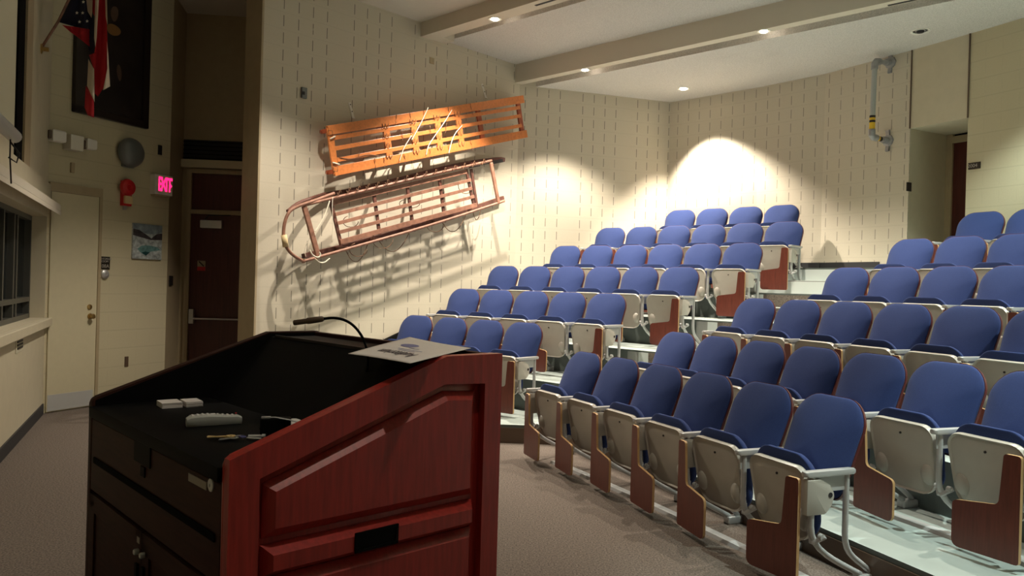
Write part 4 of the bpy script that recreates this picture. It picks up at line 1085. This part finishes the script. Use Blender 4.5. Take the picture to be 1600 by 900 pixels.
# snowy landscape poster
def tex_poster():
    m = bpy.data.materials.new('landscape_print'); m.use_nodes = True; nt = m.node_tree; b = nt.nodes['Principled BSDF']; b.inputs['Roughness'].default_value = .5
    return m
t = thing('landscape_print', 'square print of a snowy mountain shore hung on the left wall', 'picture', L1.at(228, 378))
pa_, pb_ = L1.hit(205.5, 378)[0], L1.hit(251, 378)[0]; pz1, pz0 = L1.hit(228, 350.5)[1], L1.hit(228, 405)[1]
def pp_(x, z, n): return L1.p(pa_+(pb_-pa_)*x, pz0+(pz1-pz0)*z, n)
bm = bmesh.new(); pbox(bm, L1, pa_, pb_, pz0, pz1, 0, .022, .002); wpart(t, 'canvas', bm, mat('print_ice', (.42, .46, .46), .6, noise=.5, nscale=22))
def area(name, pts, m, n):
    bm = bmesh.new(); prism(bm, [pp_(x, z, n) for x, z in pts], L1.n*.0008); wpart(t, name, bm, m)
area('sky', [(0, .80), (.25, .78), (.5, .72), (.75, .74), (1, .80), (1, 1), (0, 1)], mat('print_sky', (.22, .27, .30), .6, noise=.35, nscale=12), .0222)
area('dark_hills', [(0, .66), (0, .84), (.2, .82), (.45, .70), (.62, .60), (.8, .74), (1, .78), (1, .58), (.6, .56), (.35, .60)], mat('print_hill', (.05, .04, .045), .6, noise=.5, nscale=20), .0230)
area('green_water', [(.15, .28), (.3, .38), (.55, .40), (.85, .36), (.95, .28), (.6, .22), (.45, .10), (.3, .16)], mat('print_water', (.13, .26, .26), .5, noise=.4, nscale=25), .0230)
area('dark_pool', [(.3, .18), (.42, .22), (.58, .20), (.45, .10)], mat('print_pool', (.01, .06, .06), .5), .0238)
# portrait painting
def l1z(u, v, n=0): return L1.hit(u, v, n)
fa, fb = l1z(113, 120)[0], l1z(229, 120)[0]; fz0 = (l1z(112, 173)[1]+l1z(224, 203)[1])/2; fz1 = fz0+1.95
por = thing('portrait_painting', 'large dark framed portrait painting hanging behind the flag', 'painting', L1.p((fa+fb)/2, fz0, .0))
bm = bmesh.new(); fwid = .09
for (a, b, c, d) in ((fa, fb, fz0, fz0+fwid), (fa, fb, fz1-fwid, fz1), (fa, fa+fwid, fz0, fz1), (fb-fwid, fb, fz0, fz1)): pbox(bm, L1, a, b, c, d, 0, .06, .012)
wpart(por, 'frame', bm, M['frameblk'])
bm = bmesh.new(); pbox(bm, L1, fa+.05, fb-.05, fz0+.05, fz1-.05, 0, .025); wpart(por, 'canvas', bm, M['canvas'])
def blob(name, u, v, ru, rv, m, tilt=0, n=.026):
    pts = []
    for i in range(20):
        a = i*2*PI/20; x, y = ru*math.cos(a), rv*math.sin(a)*(1+.15*math.sin(a)); c, s_ = math.cos(tilt), math.sin(tilt)
        q = L1.hit(u+x*c-y*s_, v+x*s_+y*c, n); pts.append(L1.p(q[0], q[1], n))
    bm = bmesh.new(); prism(bm, pts, L1.n*.001); wpart(por, name, bm, m)
blob('painted_face', 179, 20, 6, 12, M['skin']); blob('painted_collar', 178, 46, 12, 8, M['ochre'], .6); blob('painted_hand', 186, 112, 3.5, 13, M['skin'], -.1)
# flag and staff
bp0 = L2.at(64, 76); Yf = 7.75
def fy(u, v, dy=0): r = ray(u, v); Y_ = Yf+dy; t = Y_/r.y; return Vector((r.x*t, Y_, CAM_H+r.z*t))
fl = thing('flag', 'draped flag with a starry navy corner and red and white stripes on an angled pole', 'flag', bp0)
bm = bmesh.new(); pend = fy(124, -35, -.1); tube(bm, [bp0+Vector((0.0, 0, 0)), fy(92, 32), pend], .013, 10); wpart(fl, 'pole', bm, M['oldwood'], True)
bm = bmesh.new(); lathe(bm, [(0, 0), (.05, 0), (.05, .01), (.022, .02), (.022, .07), (0, .07)], bp0, L2.n, 14); wpart(fl, 'wall_socket', bm, M['brass'], 40)
def fpatch(name, pix, m, dy, th=.012, fold=.03):
    cx = sum(p[0] for p in pix)/len(pix); cy = sum(p[1] for p in pix)/len(pix)
    bm = bmesh.new(); P = []
    for a, b in zip(pix, pix[1:]+pix[:1]):
        for k in range(5): P.append((a[0]+(b[0]-a[0])*k/5, a[1]+(b[1]-a[1])*k/5))
    def pos(x, y, o): return fy(x, y, dy+o+fold*math.sin(x*.32+y*.02))
    for o in (0, th):
        prev = [bm.verts.new(pos(x, y, o)) for x, y in P]
        for r in (.75, .5, .25):
            cur = [bm.verts.new(pos(cx+(x-cx)*r, cy+(y-cy)*r, o)) for x, y in P]
            for k in range(len(P)): bm.faces.new((prev[k], prev[(k+1) % len(P)], cur[(k+1) % len(P)], cur[k]))
            prev = cur
        c = bm.verts.new(pos(cx, cy, o))
        for k in range(len(P)): bm.faces.new((prev[k], prev[(k+1) % len(P)], c))
        if o == 0: f0 = bm.verts[:]
    bm.verts.ensure_lookup_table(); n = len(P); tot = len(bm.verts)//2
    for k in range(n): bm.faces.new((bm.verts[k], bm.verts[(k+1) % n], bm.verts[tot+(k+1) % n], bm.verts[tot+k]))
    return wpart(fl, name, bm, m, True)
can = fpatch('navy_canton', [(93, 35), (112, -6), (134, -8), (137, 18), (146, 27), (147, 84), (139, 80), (139, 45), (118, 42)], M['navy'], 0)
fpatch('red_hem', [(97, 39), (118, 42), (140, 46), (140, 73), (124, 60), (110, 50)], M['flagred'], -.005)
fpatch('white_stripe', [(134, -8), (145, -8), (144, 22), (143, 28), (137, 18)], M['flagwhite'], -.02)
fpatch('red_stripe', [(140, -8), (150, -8), (148, 26), (142, 14)], M['flagred'], .01)
fpatch('white_stripe', [(149, -8), (155, -8), (151, 60), (149, 74), (147, 60)], M['flagwhite'], -.03)
fpatch('red_stripe', [(153, -8), (165, -8), (167, 40), (168, 66), (170, 96), (165, 132), (153, 151), (148, 146), (147, 110), (139, 86), (147, 84), (151, 60)], M['flagred'], -.015)
fpatch('white_stripe', [(164, -8), (167, -8), (168, 40), (165, 26)], M['flagwhite'], -.03)
fpatch('white_stripe', [(167, 64), (169, 84), (172, 135), (161, 141), (167, 122), (170, 98)], M['flagwhite'], -.03)
fpatch('white_stripe', [(138, 92), (147, 108), (148, 160), (136, 134)], M['flagwhite'], -.03)
fpatch('red_stripe', [(134, 134), (141, 142), (147, 158), (147, 184), (137, 180), (132, 168)], M['flagred'], -.02)
for (u, v) in ((120, 20), (129, 20), (130, 3), (124, 34), (136, 33)):
    bm = bmesh.new(); c = fy(u, v, -.045); pts = []
    for i in range(10): rr_ = .017 if i % 2 == 0 else .007; a = PI/2+i*PI/5; pts.append(c+Vector((rr_*math.cos(a), 0, rr_*math.sin(a))))
    prism(bm, pts, (0, .004, 0)); st_ = wpart(fl, 'star', bm, M['white'])
# emergency light unit
t = thing('emergency_light', 'twin headed battery emergency light unit on the left wall', 'emergency light', L1.at(113, 222))
def l1cube(name, u0, u1, v0, v1, n0, n1, m, bev=.01):
    a, b = L1.hit(u0, (v0+v1)/2, n1)[0], L1.hit(u1, (v0+v1)/2, n1)[0]; z1, z0 = L1.hit((u0+u1)/2, v0, n1)[1], L1.hit((u0+u1)/2, v1, n1)[1]
    bm = bmesh.new(); pbox(bm, L1, a, b, z0, z1, n0, n1, bev); return wpart(t, name, bm, m)
l1cube('lamp_head', 83, 104, 203, 222, .05, .15, M['white'], .02); l1cube('lamp_hood', 77, 83, 203, 216, .04, .13, M['brown'])
l1cube('battery_case', 111, 131, 211, 235, 0, .13, M['tubeglass']); l1cube('lamp_head', 137, 152, 217, 234, .05, .14, M['white'], .02); l1cube('lamp_hood', 131.5, 136.5, 219, 233, .04, .11, M['brown'])
l1cube('mounting_bar', 100, 140, 214, 222, 0, .05, M['tan'])
l1cube('cable_stub', 111.5, 117, 254, 270, 0, .02, M['tan'], .003)
# bell
t = thing('wall_bell', 'round grey alarm bell on the left wall', 'bell', L1.at(202, 240))
bm = bmesh.new(); q = L1.hit(200, 239); lathe(bm, [(0, 0), (.175, 0), (.18, .02), (.165, .06), (.12, .09), (.03, .10), (0, .10)], L1.p(q[0], q[1], .03), L1.n, 28); wpart(t, 'gong', bm, M['bell'], 40)
bm = bmesh.new(); q = L1.hit(197, 254); pbox(bm, L1, q[0]-.07, q[0]+.08, q[1]-.06, q[1]+.10, 0, .05, .01); wpart(t, 'bell_box', bm, M['bell'])
plate('dark_plate', 'small dark vertical plate between the bell and the exit sign', 'cover plate', L1, 246.5, 227, 252, 242, M['iron'], .015)
o, r = plate('power_outlet', 'brown power outlet low on the left wall', 'outlet', L1, 194.5, 557, 200, 573, M['brown'], .008)
# return wall switch
RP = Plane(E1.x, E1.y, math.atan2(DW.o.y-E1.y, DW.o.x-E1.x))
if RP.n.dot(Vector((-2, 9, 0))-E1) < 0: RP = Plane(E1.x, E1.y, RP.ang, -1)
plate('light_switch', 'small dark switch plate at the edge of the exit recess', 'switch', RP, 263.5, 431, 269, 446, M['iron'], .012)
# outlet on the front wall under the window
o, r = plate('power_outlet', 'pale outlet plate with black sockets under the dark window', 'outlet', L2, 24, 528, 36, 550, M['screen'], .006)
for dv in (533, 538, 543):
    k_, _ = plate('socket', None, None, L2, 27, dv-1.6, 35, dv+1.6, M['iron'], .006, 0, .006); child_at(k_, o)
# projection screen in front of the front wall
sc_ = thing('projection_screen', 'pale pull-down projection screen at the left edge of the view', 'projection screen', L2.p(2.0, 3.3, .22))
sr0 = L2.hit(24, 120, .22)[0]; zb3 = L2.hit(12, 196, .22)[1]
bm = bmesh.new(); pbox(bm, L2, sr0, sr0+3.6, zb3, 5.2, .215, .22); wpart(sc_, 'screen_fabric', bm, M['screen'])
bm = bmesh.new(); tube(bm, [L2.p(sr0-.03, zb3-.03, .22), L2.p(sr0+3.63, zb3-.03, .22)], .045, 14); wpart(sc_, 'weight_bar', bm, M['metal'], 40)
bm = bmesh.new(); q = L2.p(sr0+.12, zb3-.07, .22); tube(bm, [q, q+Vector((0, 0, -.12)), q+Vector((.0, .02, -.30))], .005, 6); tube(bm, [q+Vector((0, 0, -.02)), q+Vector((.03, .05, -.09)), q+Vector((.0, .07, -.15)), q+Vector((-.03, .03, -.12))], .006, 6); wpart(sc_, 'pull_cord', bm, M['iron'], True)
bm = bmesh.new(); pbox(bm, L2, sr0-.1, sr0+3.7, 5.05, 5.2, .13, .30, .01); wpart(sc_, 'screen_case', bm, M['metal'])

# ---------------------------------------------------------------- exit door in the recess
def dwh(u, v, n=0): return DW.hit(u, v, n)
xa = dwh(297, 450)[0]; xb = xa+1.12; zt1 = dwh(330, 332)[1]; zt2 = dwh(330, 270)[1]
d2 = struct(thing('door_2', None, None, DW.p((xa+xb)/2, 0, 0)))
bm = bmesh.new(); pbox(bm, DW, xa, xb, .01, zt1-.03, 0, .03, .003); wpart(d2, 'door_leaf', bm, M['doorwood'])
bm = bmesh.new(); pbox(bm, DW, xa, xb, zt1+.03, zt2-.02, 0, .02, .003); wpart(d2, 'transom_panel', bm, M['doorwood'])
bm = bmesh.new()
xf = dwh(290, 450)[0]
pbox(bm, DW, xf, xa, 0, zt2+.04, 0, .07, .005); pbox(bm, DW, xb, xb+.07, 0, zt2+.04, 0, .07, .005); pbox(bm, DW, xa, xb, zt1-.03, zt1+.03, 0, .06, .004); pbox(bm, DW, xa, xb, zt2-.02, zt2+.04, 0, .07, .004)
wpart(d2, 'door_frame', bm, M['tan'])
zh = dwh(336, 498)[1]; bm = bmesh.new(); tube(bm, [DW.p(xa+.04, zh, .09), DW.p(xb-.03, zh, .09)], .014, 10); pbox(bm, DW, xa+.02, xa+.08, zh-.07, zh+.13, .03, .10, .006); wpart(d2, 'push_bar', bm, M['steel'], 40)
c0, c1 = dwh(316, 350)[0], dwh(349, 350)[0]; zc = dwh(332, 351)[1]; bm = bmesh.new(); pbox(bm, DW, c0, c1, zc-.055, zc+.055, .03, .10, .008); wpart(d2, 'door_closer', bm, M['steel'])
bm = bmesh.new(); tube(bm, [DW.p(c0+.05, zc+.06, .07), DW.p(c0+.12, zc+.12, .12), DW.p(c1+.12, zc+.13, .09)], .008, 6); wpart(d2, 'closer_arm', bm, M['iron'], True)
a_, b_ = dwh(309.5, 413)[0], dwh(322, 413)[0]; z1_, z0_ = dwh(316, 407.5)[1], dwh(316, 423)[1]
sg = tag(obj('door_notice', (lambda bm: (pbox(bm, DW, a_, b_, z0_, z1_, .031, .034), bm)[1])(bmesh.new()), M['tan']), 'small square notice with a red lower band on the dark exit door', 'sign')
bm = bmesh.new(); pbox(bm, DW, a_, b_, z0_, z0_+(z1_-z0_)*.4, .034, .035); o = obj('red_band', bm, M['red']); o.parent = sg
bm = bmesh.new(); bar(bm, DW.p(a_+.02, z1_-.01, .035), DW.p(b_-.02, z0_+(z1_-z0_)*.45, .035), .016, .002, DW.n); o = obj('diagonal_stroke', bm, M['iron']); o.parent = sg
# grille above the door
gz1, gz0 = dwh(333, 220)[1], dwh(333, 252)[1]
gt = thing('air_grille', 'wide black air grille above the exit door', 'air vent', DW.p(.5, gz0, 0))
bm = bmesh.new(); pbox(bm, DW, .01, 1.45, gz0, gz1, 0, .02); wpart(gt, 'grille_panel', bm, M['grille'])
bm = bmesh.new()
for i in range(5): z = gz0+(gz1-gz0)*(i+.5)/5; pbox(bm, DW, .01, 1.45, z-.006, z+.006, .02, .035)
wpart(gt, 'louvre', bm, M['blackmatte'])
hz1, hz0 = dwh(333, 252)[1], dwh(333, 262)[1]
bm = bmesh.new(); pbox(bm, DW, .0, 1.6, hz0-.02, hz1, 0, .12, .006); struct(obj('trim_12', bm, M['creamdoor']))

# ---------------------------------------------------------------- doorway, pipe and signs at the back right
zl = tz(6)
dq0, dq1 = dj0+dn*.80, dj1+dn*.80
d3 = struct(thing('door_3', None, None, (dq0+dq1)/2+Vector((0, 0, zl))))
dd = (dq1-dq0).normalized(); wdt = (dq1-dq0).length
def rb(name, a, b, z0, z1, n0, n1, m, bev=.003):
    bm = bmesh.new(); f = lambda s, n: (dq0+dd*s-dn*n)
    prism(bm, [Vector((q_.x, q_.y, z0)) for q_ in (f(a, n0), f(b, n0), f(b, n1), f(a, n1))], (0, 0, z1-z0), bev); return wpart(d3, name, bm, m)
rb('door_leaf', .09, wdt, zl, zsof-.12, 0, .04, M['doorwood']); rb('door_frame', 0, .09, zl, zsof, -.02, .07, M['tan']); rb('door_frame', .09, wdt, zsof-.12, zsof-.03, -.02, .07, M['tan'])
rb('soffit_black_strip', .02, wdt, zsof-.03, zsof, -.02, .03, M['blackmatte'])  # black strip along the back of the soffit
# tall pipe loop
ph_of = lambda u: None
def w3hit(u, v, n=0):
    r = ray(u, v); a = r.x**2+r.y**2; ox, oy = -Cc.x, -Cc.y; b = 2*(r.x*ox+r.y*oy); c = ox*ox+oy*oy-(W3R-n)**2
    t = (-b+math.sqrt(b*b-4*a*c))/(2*a); return Vector((r.x*t, r.y*t, CAM_H+r.z*t))
def w3n(p): d = (p-Cc); d.z = 0; return -d.normalized()
ft, fb_ = w3hit(1392, 98), w3hit(1388, 220)
nt_, nb_ = w3n(ft), w3n(fb_)
def vpl(u, v, base, n): # point on the vertical plane through base with normal n
    r = ray(u, v); t = (base-Vector((0, 0, CAM_H))).dot(n)/r.dot(n); return Vector((0, 0, CAM_H))+r*t
out_t = vpl(1367, 96, ft+nt_*.30, nt_); 
pn_ = thing('pipe_grab_loop', 'grey vertical pipe loop with yellow and black tape standing off the back wall', 'pipe', ft)
pt_t = ft+nt_*.34; pt_b = vpl(1362, 214, fb_+nb_*.34, nb_); pt_t = vpl(1367, 96, ft+nt_*.34, nt_)
bm = bmesh.new(); tube(bm, [pt_t, pt_b], .034, 14); wpart(pn_, 'upright_pipe', bm, mat('pipe_grey', (.40, .42, .41), .4), 40)
for a, b in ((ft, pt_t), (fb_, pt_b)):
    bm = bmesh.new(); tube(bm, [a, b], .03, 12); wpart(pn_, 'arm_pipe', bm, M['galv'], 40)
    bm = bmesh.new(); n_ = w3n(a); lathe(bm, [(0, 0), (.08, 0), (.08, .02), (.045, .03), (.04, .08), (0, .08)], a, n_, 8); tube(bm, [a-(b-a)*0+(b-a)*.15, a+(b-a)*.32], .045, 10); wpart(pn_, 'wall_flange', bm, M['galv'], 40)
    bm = bmesh.new(); up_ = Vector((0, 0, -1 if a is ft else 1)); tube(bm, [b-(b-a).normalized()*.10, b-(b-a).normalized()*.03, b+up_*.03, b+up_*.10], .045, 12); wpart(pn_, 'elbow', bm, M['galv'], 40)
    for sg_ in (-1, 1):
        bm = bmesh.new(); bar(bm, a+Vector((0, 0, .05*sg_)), a+Vector((0, 0, .14*sg_))+n_*.02, .05, .03, n_); wpart(pn_, 'flange_ear', bm, M['galv'])
d_ = (pt_t-pt_b); pa2 = pt_b+d_*.10; pb2 = pt_b+d_*.28
bm = bmesh.new(); tube(bm, [pa2, pb2], .037, 14); wpart(pn_, 'yellow_tape', bm, M['yellow'], 40)
for q in (.5, .85):
    c = pa2+(pb2-pa2)*q; bm = bmesh.new(); tube(bm, [c, c+d_.normalized()*.03], .038, 14); wpart(pn_, 'black_tape', bm, M['iron'], 40)
for q, w_ in ((.45, .12), (.66, .1)):
    bb = fb_+(pt_b-fb_)*q; bm = bmesh.new(); tube(bm, [bb, bb+(pt_b-fb_)*w_], .033, 12); wpart(pn_, 'black_tape', bm, M['iron'], 40)
bb = fb_+(pt_b-fb_)*.58; bm = bmesh.new(); tube(bm, [bb, bb+(pt_b-fb_)*.07], .0335, 12); wpart(pn_, 'yellow_tape', bm, M['yellow'], 40)
# number sign right of the doorway
qs = w3hit(1523, 259, 0); ns_ = w3n(qs); xs = Vector((-ns_.y, ns_.x, 0)); xs = xs if xs.dot(_r) > 0 else -xs
t = thing('room_sign', 'small black room number sign right of the doorway', 'sign', qs)
wl = (w3hit(1530, 257)-w3hit(1511, 261)); wl.z = 0; wl = wl.length
bm = bmesh.new(); box(bm, qs+ns_*.006, (wl, .08, .01), Matrix((xs, Vector((0, 0, 1)), ns_)).transposed(), .001); wpart(t, 'plate', bm, M['signblk'])
text_obj('lettering', '2004', .06, M['signtxt'], t, basis(ns_*.0125-xs*.02, xs, Vector((0, 0, 1)), ns_), .0005)
# switch inside the doorway on the left reveal
RR = Plane(dj0.x, dj0.y, math.atan2(dn.y, dn.x)); 
if RR.n.dot((dj0+dj1)/2-dj0) < 0: RR = Plane(dj0.x, dj0.y, RR.ang, -1)
o, r = plate('light_switch', 'small dark switch plate inside the doorway reveal at the back', 'switch', RR, 1416, 285, 1423, 299, M['iron'], .012)
